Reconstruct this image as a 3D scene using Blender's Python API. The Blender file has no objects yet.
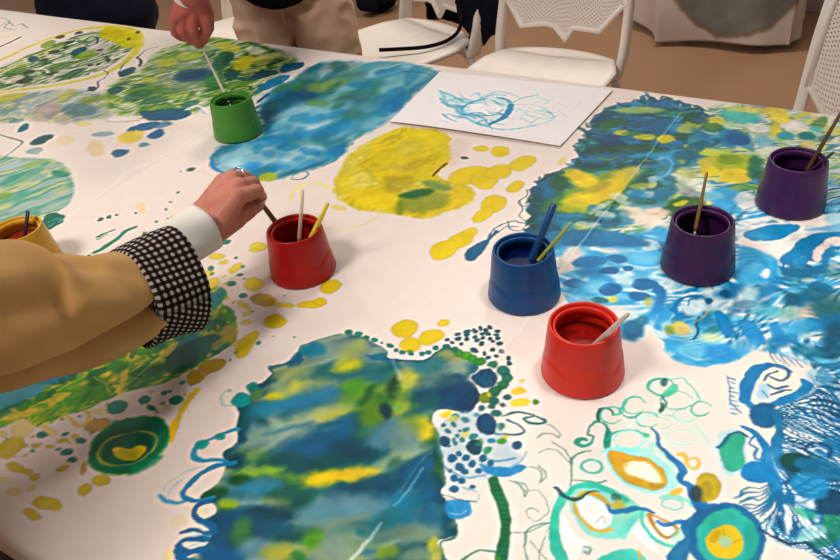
import bpy, bmesh, math, random
import numpy as np
from mathutils import Vector, Matrix
from mathutils.noise import noise as mnoise

SC = bpy.context.scene
COL = SC.collection
TZ = 0.75                      # table height
# ---------------------------------------------------------------- paint on the paper (numpy, in table metres)
VIEW = dict(f=790.1, cx=420.0, cy=280.0)
_p, _r, _a = math.radians(36.14), math.radians(-7.12), math.radians(35.2)
CAM_Z = 0.75 + 0.571 * 1.15
def _axes():
    fw = np.array([0, math.cos(_p), -math.sin(_p)]); rt = np.array([1., 0, 0]); up = np.cross(rt, fw)
    r = rt * math.cos(_r) + up * math.sin(_r); u = -rt * math.sin(_r) + up * math.cos(_r)
    c, s = math.cos(_a), math.sin(_a)
    R = np.array([[c, -s, 0], [s, c, 0], [0, 0, 1]])
    return R @ fw, R @ r, R @ u
FW, RT, UP = _axes()
def at(x, y, z=0.75):
    """photo pixel -> point in the room on the level z"""
    v = FW + RT * (x - 420) / 790.1 - UP * (y - 280) / 790.1
    t = (z - CAM_Z) / v[2]
    return np.array([v[0] * t, v[1] * t, z])
def pix(P):
    d = np.array(P, float) - [0, 0, CAM_Z]
    w = d @ FW
    return 420 + 790.1 * (d @ RT) / w, 280 - 790.1 * (d @ UP) / w
def scale_at(x, y, z=0.75):
    P = at(x, y, z) - [0, 0, CAM_Z]
    return 790.1 / float(P @ FW)

_rng = np.random.RandomState(7)
_T = _rng.rand(256, 256)
def vnoise(x, y):
    xi = np.floor(x).astype(int); yi = np.floor(y).astype(int)
    fx = x - xi; fy = y - yi
    fx = fx * fx * (3 - 2 * fx); fy = fy * fy * (3 - 2 * fy)
    a = _T[xi & 255, yi & 255]; b = _T[(xi + 1) & 255, yi & 255]
    c = _T[xi & 255, (yi + 1) & 255]; d = _T[(xi + 1) & 255, (yi + 1) & 255]
    return (a * (1 - fx) + b * fx) * (1 - fy) + (c * (1 - fx) + d * fx) * fy
def fbm(x, y, o=3):
    s = 0; a = .5; t = 0
    for i in range(o):
        s = s + a * vnoise(x * 2 ** i + 17.3 * i, y * 2 ** i + 5.1 * i); t += a; a *= .55
    return s / t                                    # 0..1

class Canvas:
    """a sheet in a plane: grid us x vs of points, painted with polygons, blots and strokes"""
    def __init__(s, us, vs, base, mapper=None):
        s.us, s.vs = us, vs
        s.U, s.V = np.meshgrid(us, vs, indexing='ij')
        s.X, s.Y = s.U.copy(), s.V.copy()
        for k_, (am, fq) in enumerate(((.0030, 38.), (.0013, 130.))):     # ink never keeps a clean edge: everything wanders a little
            s.U = s.U + am * 2 * (fbm(s.X * fq + 11 * k_, s.Y * fq + 5, 2) - .5); s.V = s.V + am * 2 * (fbm(s.X * fq + 71, s.Y * fq + 37 * k_, 2) - .5)
        s.C = np.empty(s.U.shape + (3,)); s.C[:] = base
        s.z = 0.75
        s.clip = None
    def P(s, x, y): return at(x, y, s.z)[:2]
    def win(s, pts, m):
        p = np.array(pts); m = m + .004
        i0, i1 = np.searchsorted(s.us, [p[:, 0].min() - m, p[:, 0].max() + m])
        j0, j1 = np.searchsorted(s.vs, [p[:, 1].min() - m, p[:, 1].max() + m])
        return slice(i0, i1), slice(j0, j1)
    def blend(s, w, a, col, vary=.10, tex=1.0):
        U, V = s.U[w], s.V[w]
        if a.size == 0: return
        if s.clip is not None: a = a * s.clip[w]
        n = fbm(U * 60 + 3, V * 60 + 9, 3) - .5
        a = np.clip(a * (1 + .5 * tex * n), 0, 1)
        c = np.array(col, float) / 255
        c = c * (1 + vary * 2 * (fbm(U * 35 + 31, V * 35 + 77, 3)[..., None] - .5))
        s.C[w] = s.C[w] * (1 - a[..., None]) + np.clip(c, 0, 1) * a[..., None]
    def sdf(s, w, pts):
        U, V = s.U[w], s.V[w]
        d = np.full(U.shape, 1e9); ins = np.zeros(U.shape, bool)
        n = len(pts)
        for k in range(n):
            ax, ay = pts[k]; bx, by = pts[(k + 1) % n]
            ex, ey = bx - ax, by - ay
            L = ex * ex + ey * ey + 1e-12
            t = np.clip(((U - ax) * ex + (V - ay) * ey) / L, 0, 1)
            d = np.minimum(d, (U - ax - t * ex) ** 2 + (V - ay - t * ey) ** 2)
            cr = ((ay > V) != (by > V)) & (U < ex * (V - ay) / (ey if abs(ey) > 1e-12 else 1e-12) + ax)
            ins ^= cr
        d = np.sqrt(d)
        return np.where(ins, -d, d)
    def mask(s, px, soft=1.5, rough=1.5, smooth=True, fr=55):
        px = np.array(px, float)
        if smooth: px = spline(px, True)
        sc = scale_at(*px.mean(0), s.z)
        pts = [s.P(*q) for q in px]
        so = soft / sc; ro = rough / sc
        w = s.win(pts, 2 * so + 2 * ro)
        if s.U[w].size == 0: return w, np.zeros(s.U[w].shape), 0, sc
        d = s.sdf(w, pts)
        d = d + ro * 2 * (fbm(s.U[w] * fr + px[0][0], s.V[w] * fr + px[0][1], 3) - .5)
        return w, np.clip(.5 - d / (2 * so), 0, 1), d, sc
    def poly(s, col, px, a=1., soft=1.5, rough=1.5, edge=0., smooth=True, vary=.10, tex=1., fr=55):
        w, m, d, sc = s.mask(px, soft, rough, smooth, fr)
        if m.size == 0: return
        m = m * m * (3 - 2 * m)
        s.blend(w, m * a, col, vary, tex)
        if edge:
            e = np.exp(-(d * sc / 2.0) ** 2) * edge * (d < 1.5 / sc)
            s.blend(w, e * a, [c * .6 for c in col], vary, 0)
    def ell(s, col, x, y, rx, ry, rot=0, a=1., soft=1.2, rough=.8, edge=0., vary=.08, tex=.6):
        t = np.linspace(0, 2 * math.pi, 18, endpoint=False); c, n = math.cos(math.radians(rot)), math.sin(math.radians(rot))
        px = [(x + rx * math.cos(k) * c - ry * math.sin(k) * n, y + rx * math.cos(k) * n + ry * math.sin(k) * c) for k in t]
        if s.clip is not None and soft >= 2.5: soft *= 1.6
        if soft >= 2.5: rough = max(rough, .32 * min(rx, ry)); vary = max(vary, .12)
        s.poly(col, px, a, soft, rough, edge, False, vary, tex, 75)
    def line(s, col, px, wd=3., a=1., soft=.8, rough=.5, vary=.10, tex=.8, closed=False):
        px = np.array(px, float)
        if len(px) > 2: px = spline(px, closed)
        n = len(px)
        ws = np.interp(np.linspace(0, 1, n), np.linspace(0, 1, len(wd)), wd) if isinstance(wd, (list, tuple)) else np.full(n, wd)
        pts = [s.P(*q) for q in px]
        sc = scale_at(*px.mean(0), s.z)
        w = s.win(pts, (ws.max() + soft + rough + 1) / sc)
        U, V = s.U[w], s.V[w]
        if U.size == 0: return
        best = np.full(U.shape, 1e9)
        segs = range(n if closed else n - 1)
        for k in segs:
            ax, ay = pts[k]; bx, by = pts[(k + 1) % n]
            ex, ey = bx - ax, by - ay; L = ex * ex + ey * ey + 1e-12
            t = np.clip(((U - ax) * ex + (V - ay) * ey) / L, 0, 1)
            hw = (ws[k] * (1 - t) + ws[(k + 1) % n] * t) / 2 / sc
            best = np.minimum(best, np.sqrt((U - ax - t * ex) ** 2 + (V - ay - t * ey) ** 2) - hw)
        best = best + rough / sc * 2 * (fbm(U * 70 + px[0][0], V * 70, 2) - .5)
        m = np.clip(.5 - best * sc / (2 * soft), 0, 1)
        s.blend(w, m * a, col, vary, tex)
    def crisp(s, k=.6, r=4):
        """pigment gathers at the edge of a wash: local contrast"""
        b = s.C.copy()
        for ax in (0, 1):
            c = np.cumsum(np.concatenate([np.repeat(b.take([0], ax), r + 1, ax), b, np.repeat(b.take([-1], ax), r, ax)], ax), ax)
            n = b.shape[ax]; b = (c.take(np.arange(2 * r + 1, 2 * r + 1 + n), ax) - c.take(np.arange(0, n), ax)) / (2 * r + 1)
        s.C = np.clip(s.C + k * (s.C - b), 0, 1)
    def region(s, px, soft=1.5, rough=1.5):
        """following shapes stay inside this outline, until s.clip = None"""
        w, m, d, sc = s.mask(px, soft, rough)
        M = np.zeros(s.U.shape); M[w] = m
        s.clip = M
    def mottle(s, px, cols, size=18, rot=0, stretch=2.5, a=1., soft=2., rough=2., contrast=1.6, seed=0):
        """wet-in-wet wash: the colours run into each other along a direction (photo degrees)"""
        w, m, d, sc = s.mask(px, soft, rough)
        if m.size == 0: return
        c0 = np.array(px, float).mean(0)
        r = math.radians(rot)
        q0 = s.P(*c0); q1 = s.P(c0[0] + 10 * math.cos(r), c0[1] + 10 * math.sin(r))
        dx, dy = (q1 - q0) / np.linalg.norm(q1 - q0)
        fr = sc / size
        A = (s.U[w] * dx + s.V[w] * dy) * fr / stretch; B = (-s.U[w] * dy + s.V[w] * dx) * fr
        A, B = A + .8 * fbm(B * .5 + seed, A * .5, 2), B + .8 * fbm(A * .5 + 9 + seed, B * .25 + 4, 1)
        n = np.clip((fbm(A + seed * 7.7, B + seed * 3.1, 2) - .5) * contrast + .5, 0, .9999)
        n2 = np.clip((fbm(A * 1.1 + seed * 5.7 + 50, B * 1.1 + seed * 9.1, 3) - .5) * contrast + .5, 0, .9999)
        cols = np.array(cols, float) / 255
        k = (n * .65 + n2 * .35) * (len(cols) - 1); i = k.astype(int); f = (k - i)[..., None]; f = f * f * (3 - 2 * f)
        c = cols[i] * (1 - f) + cols[np.minimum(i + 1, len(cols) - 1)] * f
        al = m * a
        if s.clip is not None: al = al * s.clip[w]
        s.C[w] = s.C[w] * (1 - al[..., None]) + c * al[..., None]

    def ribbons(s, px, col, size=5., rot=0, warp=1.5, wf=.12, fill=.5, a=.9, soft=2., seed=0, sharp=3.):
        """flowing brush ribbons with bare gaps between them"""
        w, m, d, sc = s.mask(px, soft, soft)
        if m.size == 0: return
        c0 = np.array(px, float).mean(0); r = math.radians(rot); q0 = s.P(*c0); q1 = s.P(c0[0] + 10 * math.cos(r), c0[1] + 10 * math.sin(r))
        dx, dy = (q1 - q0) / np.linalg.norm(q1 - q0); fr = sc / size
        A = (s.U[w] * dx + s.V[w] * dy) * fr; B = (-s.U[w] * dy + s.V[w] * dx) * fr
        ph = B + warp * 2 * (fbm(A * wf + seed, B * wf * 1.3 + seed * 3, 2) - .5) / wf * .5
        v = np.sin(2 * math.pi * ph) + 2.8 * (fbm(A * .25 + seed * 2, B * .5 + seed, 2) - .5) + (fill - .5) * 2
        s.blend(w, m * a * np.clip(.5 + v * sharp * .5, 0, 1), col, .16, .7)

def spline(px, closed, n=4):
    px = np.array(px, float); m = len(px); out = []
    rg = range(m if closed else m - 1)
    for k in rg:
        if closed: p0, p1, p2, p3 = px[(k - 1) % m], px[k], px[(k + 1) % m], px[(k + 2) % m]
        else: p0, p1, p2, p3 = px[max(k - 1, 0)], px[k], px[k + 1], px[min(k + 2, m - 1)]
        for j in range(n):
            t = j / n
            out.append(.5 * ((2 * p1) + (-p0 + p2) * t + (2 * p0 - 5 * p1 + 4 * p2 - p3) * t * t + (-p0 + 3 * p1 - 3 * p2 + p3) * t ** 3))
    if not closed: out.append(px[-1])
    return np.array(out)
# ---------------------------------------------------------------- camera
cam = bpy.data.cameras.new('camera'); camo = bpy.data.objects.new('camera', cam); COL.objects.link(camo)
m3 = Matrix((RT, UP, -FW)).transposed()
camo.matrix_world = Matrix.Translation((0, 0, CAM_Z)) @ m3.to_4x4()
cam.sensor_width = 36; cam.sensor_fit = 'HORIZONTAL'; cam.lens = 790.1 * 36 / 840; cam.clip_start = .02
SC.camera = camo
# ---------------------------------------------------------------- light
w = bpy.data.worlds.new('room_light'); SC.world = w; w.use_nodes = True
bg = w.node_tree.nodes['Background']; bg.inputs[0].default_value = (1.0, .93, .88, 1); bg.inputs[1].default_value = .24
def area(name, loc, size, power, col=(1, .93, .85), target=(0, 0, 0)):
    l = bpy.data.lights.new(name, 'AREA'); l.shape = 'RECTANGLE'; l.size, l.size_y = size; l.energy = power; l.color = col
    o = bpy.data.objects.new(name, l); COL.objects.link(o); o.location = loc
    o.rotation_euler = (Vector(target) - Vector(loc)).to_track_quat('-Z', 'Y').to_euler()
    return o
area('ceiling_panel_light', (-1.9, .5, 2.75), (.45, .45), 9, target=(-1.8, .5, 0))
def spot(name, loc, target, power, deg, col=(1, .95, .9), size=.12):
    l = bpy.data.lights.new(name, 'SPOT'); l.energy = power; l.color = col; l.spot_size = math.radians(deg); l.spot_blend = 1.; l.shadow_soft_size = size
    o = bpy.data.objects.new(name, l); COL.objects.link(o); o.location = loc; o.rotation_euler = (Vector(target) - Vector(loc)).to_track_quat('-Z', 'Y').to_euler(); return o
spot('ceiling_spotlight', (.15, .9, 2.75), (.02, .72, .75), 100, 40)
area('ceiling_panel_light', (-1.1, -.7, 2.75), (.5, .5), 54, target=(-.8, -.2, 0))
area('ceiling_panel_light', (-1.1, 3.1, 2.75), (.6, .6), 42, target=(-1.1, 3.0, 0))
area('ceiling_panel_light', (-3.2, 2.2, 2.75), (.6, .6), 34, target=(-3.4, 2.2, 0))
SC.view_settings.view_transform = 'Standard'; SC.view_settings.look = 'None'
SC.view_settings.gamma = 1; SC.view_settings.use_curve_mapping = False; SC.view_settings.exposure = -0.2
NAVY=(12,52,92); DEEP=(14,72,122); BLUE=(24,108,160); SKY=(92,172,208); PALE=(160,200,215); TEAL=(22,116,116)
DTEAL=(12,76,84); DGREEN=(22,78,54); GREEN=(72,142,52); LIME=(158,172,52); YEL=(216,192,26); OLIVE=(190,168,60)
TURQ=(72,186,166); PTURQ=(160,216,206); GREY=(146,160,150); GBLUE=(112,144,156); CREAM=(226,216,190); PAPER=(229,217,210)
def paint_main(c):
    P, E, L, M = c.poly, c.ell, c.line, c.mottle
    # ---- far left: the yellow ringed swirl
    R=[(-40,70),(0,66),(40,50),(75,36),(105,30),(128,34),(134,46),(118,60),(95,72),(55,82),(15,88),(-40,96)]
    M(R,[(110,140,60),(196,204,170),(60,110,60),(225,215,200),(90,130,60),(190,190,70),(60,80,70)],size=13,rot=-18,stretch=2.0,contrast=1.5,seed=1)
    c.ribbons(R,(50,74,66),size=4.6,rot=-18,warp=1.2,wf=.16,fill=.26,a=.4,seed=2); c.ribbons(R,(236,228,218),size=7,rot=-18,warp=1.4,wf=.16,fill=.3,a=.4,seed=5)
    L((206,194,50),[(-30,68),(0,60),(40,42),(80,30),(112,27),(136,32),(139,45),(126,61),(100,75),(62,84),(20,90),(-30,98)],[5,5,6,8,9,8,6,5,4],a=.85,soft=2)
    L((226,216,140),[(-30,80),(0,74),(30,58),(60,46)],4,a=.6,soft=2)
    P((196,184,30),[(105,28),(125,30),(137,36),(136,45),(126,48),(113,42),(100,36)],a=.9,soft=2)
    P((210,192,200),[(92,42),(104,38),(112,45),(104,52),(90,54),(80,52)],a=.6,soft=2)
    L((60,70,72),[(84,42),(90,37),(97,38),(97,43),(88,46)],2,a=.8)
    for x,y,rx,ry in [(60,37,5,1.5),(78,33,4,1.2),(70,42,6,1.5),(54,52,6,2),(100,50,4,1.2),(88,56,5,1.3),(128,39,2,1.3),(137,32,2,1.2),(66,47,4,1.5),(44,60,5,1.5),(30,72,6,2),(108,60,3,2),(24,81,9,2.5),(52,73,7,1.6),(90,65,3,1),(12,75,6,1.5),(98,64,3,1.2)]:
        E((62,66,58),x,y,rx,ry,-12,a=.8)
    E((30,70,110),78,51,9,3,-20,a=.9); E((34,86,100),33,59,6,3,-10,a=.8); E((112,140,40),48,44,8,3,-20,a=.7); E((130,160,40),86,55,12,4,-15,a=.7)
    E((80,120,60),60,66,14,4,-15,a=.6); E((90,130,60),15,72,12,4,-18,a=.6); E((232,222,214),62,60,10,2.5,-15,a=.6)
    L((48,84,110),[(-4,48),(8,43),(20,37)],3.4,a=.9); L((110,120,120),[(0,26),(8,22),(14,26),(22,24),(27,28)],1.4,a=.6); L((216,206,120),[(-6,38),(8,36),(18,32)],4,a=.5,soft=2)
    L((90,110,110),[(0,18),(10,21),(4,28),(16,29)],1.2,a=.5); L((180,200,195),[(0,31),(14,30)],3,a=.5,soft=2)
    # washes under the swirl
    M([(-20,100),(20,94),(60,90),(100,93),(106,104),(112,116),(90,120),(62,122),(30,120),(-20,122)],[(228,212,200),(150,170,170),(196,196,160),(120,145,160),(150,160,90),(228,212,200)],size=10,rot=-20,stretch=2.4,contrast=2.,a=.85,soft=5,seed=3)
    E((206,196,60),10,97,18,3,-10,a=.6,soft=3); E((96,126,140),80,110,18,7,0,a=.75,soft=4); E((120,140,50),92,100,14,4,-10,a=.6,soft=3)
    E((196,184,60),66,96,12,3,-35,a=.6,soft=2)
    E((176,156,150),46,112,16,8,-20,a=.6,soft=4); E((44,104,130),24,128,7,3,-35,a=.9); E((60,130,140),17,121,7,2,-10,a=.5)
    # curling dark tails
    L((40,76,96),[(88,91),(92,88),(98,88),(98,82),(104,78),(108,73),(104,70)],[3.5,2,1.5,1,1.5],a=.9)
    E((46,76,90),92,89,5,2.6,0,a=.9)
    L((40,66,84),[(139,66),(141,60),(138,57),(146,50),(158,47)],[3,2.6,2,1,.8],a=.9); E((34,70,104),127,72,10,3.6,-22,a=.95)
    L((44,76,100),[(118,74),(122,66),(127,62)],[2,1.2,1],a=.8)
    # ---- green and yellow swirl behind the green pot
    M([(106,92),(118,80),(142,70),(150,56),(178,44),(215,38),(250,40),(272,48),(292,54),(296,66),(276,74),(262,92),(240,100),(210,104),(196,112),(176,120),(150,119),(130,116),(110,112)],
      [(206,206,120),(150,172,60),(92,134,50),(196,200,170),(110,150,52),(40,96,70),(182,190,80),(120,140,120)],size=15,rot=-12,stretch=2.,contrast=1.5,seed=5,soft=3.5)
    c.ribbons([(110,92),(150,60),(215,42),(290,56),(262,90),(200,108),(130,114)],(40,90,60),size=8,rot=-14,warp=1.5,wf=.14,fill=.3,a=.35,seed=7,soft=4,sharp=1.5); c.ribbons([(110,92),(150,60),(215,42),(290,56),(262,90),(200,108),(130,114)],(228,224,206),size=7,rot=-14,warp=1.5,wf=.14,fill=.28,a=.4,seed=9,soft=4,sharp=2)
    M([(152,60),(186,52),(212,62),(212,82),(180,92),(150,86)],[(210,212,190),(150,160,150),(110,140,60),(226,218,208)],size=6,rot=-15,stretch=3,contrast=2,a=.7,soft=5,seed=6)
    E((34,88,112),194,75,21,6.5,-6,a=.9,soft=3); E((24,66,104),192,75,14,4,-6,a=.9,soft=2)
    L((120,140,150),[(168,74),(178,66),(200,64),(216,70),(206,82),(184,86),(170,80)],1.6,a=.6,closed=True)
    E((36,96,72),222,62,12,7,-40,a=.8,soft=3); E((24,86,76),233,72,11,6,-50,a=.8,soft=3); E((26,84,74),228,58,8,4,-60,a=.7,soft=2)
    E((44,120,60),214,82,10,8,0,a=.7,soft=3); E((202,188,40),243,63,12,6,-25,a=.85,soft=2.5); E((214,200,90),262,60,12,5,-10,a=.6,soft=3); E((200,190,60),228,47,14,4,10,a=.7,soft=3)
    E((232,226,220),255,50,9,4,10,a=.7,soft=2.5); E((190,186,60),166,62,12,4,-10,a=.7,soft=2); E((180,190,60),190,56,14,3.5,-5,a=.7,soft=2)
    E((226,220,150),270,56,12,3,-5,a=.6,soft=2); E((86,130,40),150,92,22,6,0,a=.5,soft=4); E((196,190,60),150,80,8,3,0,a=.6,soft=2)
    E((24,90,92),116,90,8,4,-10,a=.85); E((34,90,60),138,96,16,5,-15,a=.6,soft=3); E((40,96,80),150,100,18,4,-5,a=.6,soft=3)
    P((20,78,122),[(140,112),(160,110),(185,108),(190,115),(176,120),(150,120)],a=.9,soft=1.8); E((34,110,110),190,104,10,3,-10,a=.7)
    L((238,228,222),[(108,120),(122,119),(140,117)],3,a=.9); L((60,90,90),[(106,121.5),(122,121.5),(140,120)],1.2,a=.6)
    L((236,228,222),[(186,110),(198,106),(208,112)],3.5,a=.8,soft=1); L((60,100,70),[(112,106),(124,110),(140,106),(146,100)],1.6,a=.7); L((225,222,160),[(112,102),(128,105),(142,100)],2.4,a=.7)
    L((150,190,210),[(188,108),(200,110),(206,114)],2,a=.6)
    # blue arrowed fringe right of the pot
    P((36,98,110),[(226,72),(244,78),(252,76),(256,72),(272,70),(278,73),(262,78),(250,81),(240,80)],a=.9,soft=1)
    P(DEEP,[(282,66),(290,63),(304,62),(300,68),(288,72),(280,73)],a=.95,soft=1); P(BLUE,[(258,88),(268,80),(280,76),(290,75),(284,82),(272,88),(256,94),(250,97)],a=.9,soft=1)
    L((230,222,214),[(254,84),(268,77),(284,73)],1.6,a=.8); L(DTEAL,[(252,90),(262,84)],2,a=.8)
    # ---- loose marks on the bare paper, left
    for x,y,rx,ry,ro,col,a in [(144,127,17,4,-14,(20,88,148),.95),(156,134,9,4,-22,(20,86,146),.95),(131,137,13,6,-10,(214,196,84),.85),(119,153,9,4,-12,(30,94,136),.9),(144,145,6,2.2,-12,(90,140,140),.8),
        (41,140,12,4,-20,(40,92,90),.9),(35,151,9,3,-10,(130,160,160),.7),(103,134,12,2.4,-5,(120,150,160),.7),(96,148,8,9,-20,(222,200,150),.55),(84,124,8,2,0,(218,200,120),.6),(66,140,9,5,0,(226,206,160),.5),
        (190,170,4,2,-15,(40,100,96),.95),(62,120,9,5,10,(176,170,160),.6),(160,125,12,3,-8,(60,110,150),.7)]:
        E(col,x,y,rx,ry,ro,a=a,soft=2.2,rough=2.2)
    L((50,110,100),[(-4,133),(12,138),(23,142),(14,150),(-4,163)],1.5,a=.9)
    # grey green wash beside the yellow pot
    R=[(-30,160),(20,158),(48,159),(62,164),(72,178),(74,192),(66,206),(54,214),(34,220),(10,222),(-30,224)]
    M(R,[(128,166,150),(172,186,176),(104,164,150),(196,196,150),(150,174,170),(186,196,190)],size=14,rot=-20,stretch=3,contrast=1.6,seed=8,soft=2)
    E((34,134,116),60,174,9,3.5,10,a=.7,soft=2); E((150,180,100),34,164,14,3,-15,a=.6,soft=3); E((86,160,146),20,178,24,5,-22,a=.6,soft=4); E((120,160,80),4,196,9,4,-15,a=.7,soft=3); E((190,196,150),62,190,8,4,-30,a=.7,soft=3)
    P((18,118,104),[(42,222),(46,215),(54,213),(62,214),(63,221),(57,225),(50,229),(44,228)],soft=1,edge=.3)
    L((200,220,214),[(48,222),(56,219),(61,219)],1,a=.6); L((200,220,214),[(50,226),(57,222)],1,a=.5)
    for x,y,rx,ry in [(100,219,4,1.7),(109,217,3,1.4),(117,215,1.6,.9),(178,192,1.8,1),(170,202,1,1),(165,210,1.8,1.6),(157,222,1.8,1.2),(150,232,3,2.2),(180,172,.8,.5),(168,219,1,.8),(136,213,1.2,.8),(90,255,2,1)]: E((34,108,100),x,y,rx,ry,-20,a=.85,soft=.8)
    L((40,120,100),[(97,237),(104,233),(113,230)],2.6,a=.9); L((52,140,112),[(96,240),(106,234)],1.4,a=.8)
    L((28,124,98),[(96,252),(106,246),(116,239),(126,231),(135,227)],[6,7,5,6,5],a=.95)
    E((220,206,90),176,217,6,2.6,-10,a=.7); E((226,208,140),142,208,4,6,0,a=.5)
    # ---- blue wash right of the green pot
    R=[(262,97),(276,87),(292,80),(306,69),(322,62),(346,60),(372,62),(402,62),(436,71),(437,77),(416,92),(402,107),(389,122),(374,130),(356,139),(346,150),(335,160),(318,167),(302,172),(286,177),(262,180),(245,175),(225,173),(213,168),(212,158),(220,147),(240,142),(258,136),(264,124),(257,112)]
    c.region(R,3.5,3.5)
    M([(200,50),(450,50),(450,190),(200,190)],[(120,160,170),(60,130,160),(150,186,200),(90,150,160),(40,110,150),(140,180,196)],size=24,rot=-22,stretch=2.,contrast=1.3,seed=11)
    for x,y,rx,ry,ro,col,a,so in [(330,68,30,6,-8,(150,160,150),.7,6),(300,92,28,12,-12,(26,88,110),.85,7),(304,94,14,7,0,(12,70,122),.9,5),(326,85,22,6,-12,(140,160,84),.8,5),(345,78,20,5,-15,(110,150,120),.7,5),(356,96,34,8,-22,(54,116,96),.8,6),
        (280,104,16,8,-30,(14,74,112),.8,5),(268,112,8,12,20,(16,66,96),.8,4),(392,104,18,7,-30,(22,108,168),.85,5),(372,84,18,5,-25,(60,140,150),.7,5),(344,106,30,6,-25,(80,130,150),.6,6),(318,114,36,7,-18,(150,196,216),.75,5),(340,124,24,5,-25,(40,120,170),.7,5),
        (302,128,34,5,-10,(196,214,220),.6,5),(366,120,18,7,-25,(50,130,150),.6,5),(282,138,36,4,-8,(44,134,190),.75,4),(256,146,26,5,-5,(120,180,206),.6,4),(250,158,34,10,-5,(168,204,216),.75,5),(300,158,26,9,-15,(170,204,216),.7,5),
        (311,151,11,4,10,(20,108,176),.85,3),(335,152,9,5,-20,(36,120,180),.75,3),(268,128,12,5,-10,(30,110,160),.7,4),(252,166,9,5,0,(30,120,190),.7,3),(400,84,22,7,-15,(132,180,190),.7,5),(415,76,18,5,5,(120,172,180),.6,4),(360,68,24,3,-4,(120,170,160),.5,4)]:
        E(col,x,y,rx,ry,ro,a=a,soft=so,rough=2.5)
    r6=np.random.RandomState(12)
    for k in range(40):
        x=270+r6.rand()*150; y=64+r6.rand()*74; dk=(x<345 and y<110)
        E(([(16,84,120),(40,100,80),(90,140,70),(24,110,160)] if dk else [(60,140,180),(150,196,210),(30,116,168),(70,130,110),(176,200,200)])[r6.randint(4)],x,y,7+r6.rand()*10,2.5+r6.rand()*4,-22+r6.randn()*15,a=.55,soft=2.6)
    for k in range(16):
        x=222+r6.rand()*110; y=146+r6.rand()*26; E([(200,216,220),(90,170,206),(40,130,184)][r6.randint(3)],x,y,5+r6.rand()*8,2+r6.rand()*3,-8,a=.5,soft=2.6)
    c.clip=None
    L((30,120,176),[(222,147),(213,156),(212,165),(220,172),(236,175),(250,176)],[2,3.5,4,2.5,1.5],a=.85,soft=1.4)
    L((30,108,170),[(344,150),(335,160),(322,166)],[3,3,1.5],a=.8,soft=1.4)
    L((40,110,130),[(382,78),(400,72),(424,73),(436,80),(432,88),(424,92)],1.8,a=.65,soft=1)
    L((40,124,160),[(292,178),(296,173),(306,172),(309,175),(303,179),(294,179)],1.4,a=.9,closed=True); E((178,186,60),268,177,10,4.5,-8,a=.85,soft=2)
    for x,y in [(260,100),(257,107),(256,114),(258,120),(262,127),(266,96)]: E((24,70,104),x,y,5,1.3,-35,a=.8,soft=1)
    # ---- yellow wash in the middle
    R=[(400,128),(424,129),(446,133),(450,146),(452,157),(447,166),(436,175),(446,180),(462,184),(471,190),(472,200),(462,207),(448,211),(436,216),(418,218),(398,215),(378,212),(356,209),(340,201),(334,190),(337,176),(344,163),(352,152),(372,140)]
    c.region(R,2.5,3.)
    M([(325,120),(480,120),(480,225),(325,225)],[(216,200,60),(190,172,50),(216,196,30),(200,184,70),(222,208,110),(198,182,36)],size=14,rot=-30,stretch=1.8,contrast=1.6,seed=14)
    for x,y,rx,ry,ro,col,a,so in [(425,137,24,6,5,(214,196,16),.9,3),(384,158,16,9,-30,(208,188,20),.8,4),(408,150,18,10,-30,(196,182,60),.6,5),(440,150,10,12,0,(206,192,30),.8,3),(380,200,34,9,10,(218,196,16),.85,4),(416,165,14,5,-20,(170,150,60),.5,4),
        (350,166,8,14,20,(206,194,96),.7,4),(346,182,7,10,0,(218,200,50),.7,3),(420,176,20,6,-15,(200,186,40),.6,4),(398,184,16,8,-10,(160,148,40),.65,4),(366,144,18,4,-30,(216,206,140),.6,4),(462,196,11,10,0,(208,186,20),.9,3),
        (425,202,26,10,-6,(140,150,64),.85,4),(416,194,18,4,-10,(34,96,66),.85,2.5),(436,186,14,4,14,(90,130,100),.7,3),(400,208,5,8,20,(90,120,50),.6,3)]:
        E(col,x,y,rx,ry,ro,a=a,soft=so,rough=2)
    L((130,150,120),[(438,181),(455,184),(470,188)],1.6,a=.7)
    L((176,160,50),[(352,153),(362,166),(372,172),(388,170),(396,160)],2,a=.4,soft=2); c.clip=None
    P((210,184,176),[(452,140),(470,142),(462,158),(450,166)],a=.35,soft=5)
    L((112,66,44),[(432,177),(438,171),(447,163)],[2,3.4,2],a=.95); E((70,100,90),465,158,3.8,1.5,0,a=.9,soft=.8)
    for x,y,rx,ry,ro in [(500,152,9.5,5.5,-8),(481,149,8,2.6,0),(470,176,22,9,-12),(484,180,13,10,0),(498,172,14,7,-10),(523,163,14.5,7,-18),(515,187,10,5,-22),(493,204,13,9,-20),(483,214,12,6,-30),(460,240,16,7.5,-24),(443,250,16,9,-28),(471,232,8,5,-20)]:
        E((214,192,22),x,y,rx,ry,ro,soft=1.4,rough=.8,edge=.08,vary=.05,tex=.2)
    L((224,212,120),[(291,199),(294,190),(306,184),(318,183),(330,189)],3.4,a=.6,soft=1.8); L((224,212,130),[(326,227),(345,229),(366,224),(380,215),(386,210)],2.6,a=.45,soft=1.5); E((222,206,110),338,208,9,3,10,a=.6,soft=2)
    L((226,200,70),[(300,185),(303,210)],3,a=.3,soft=2)
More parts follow.
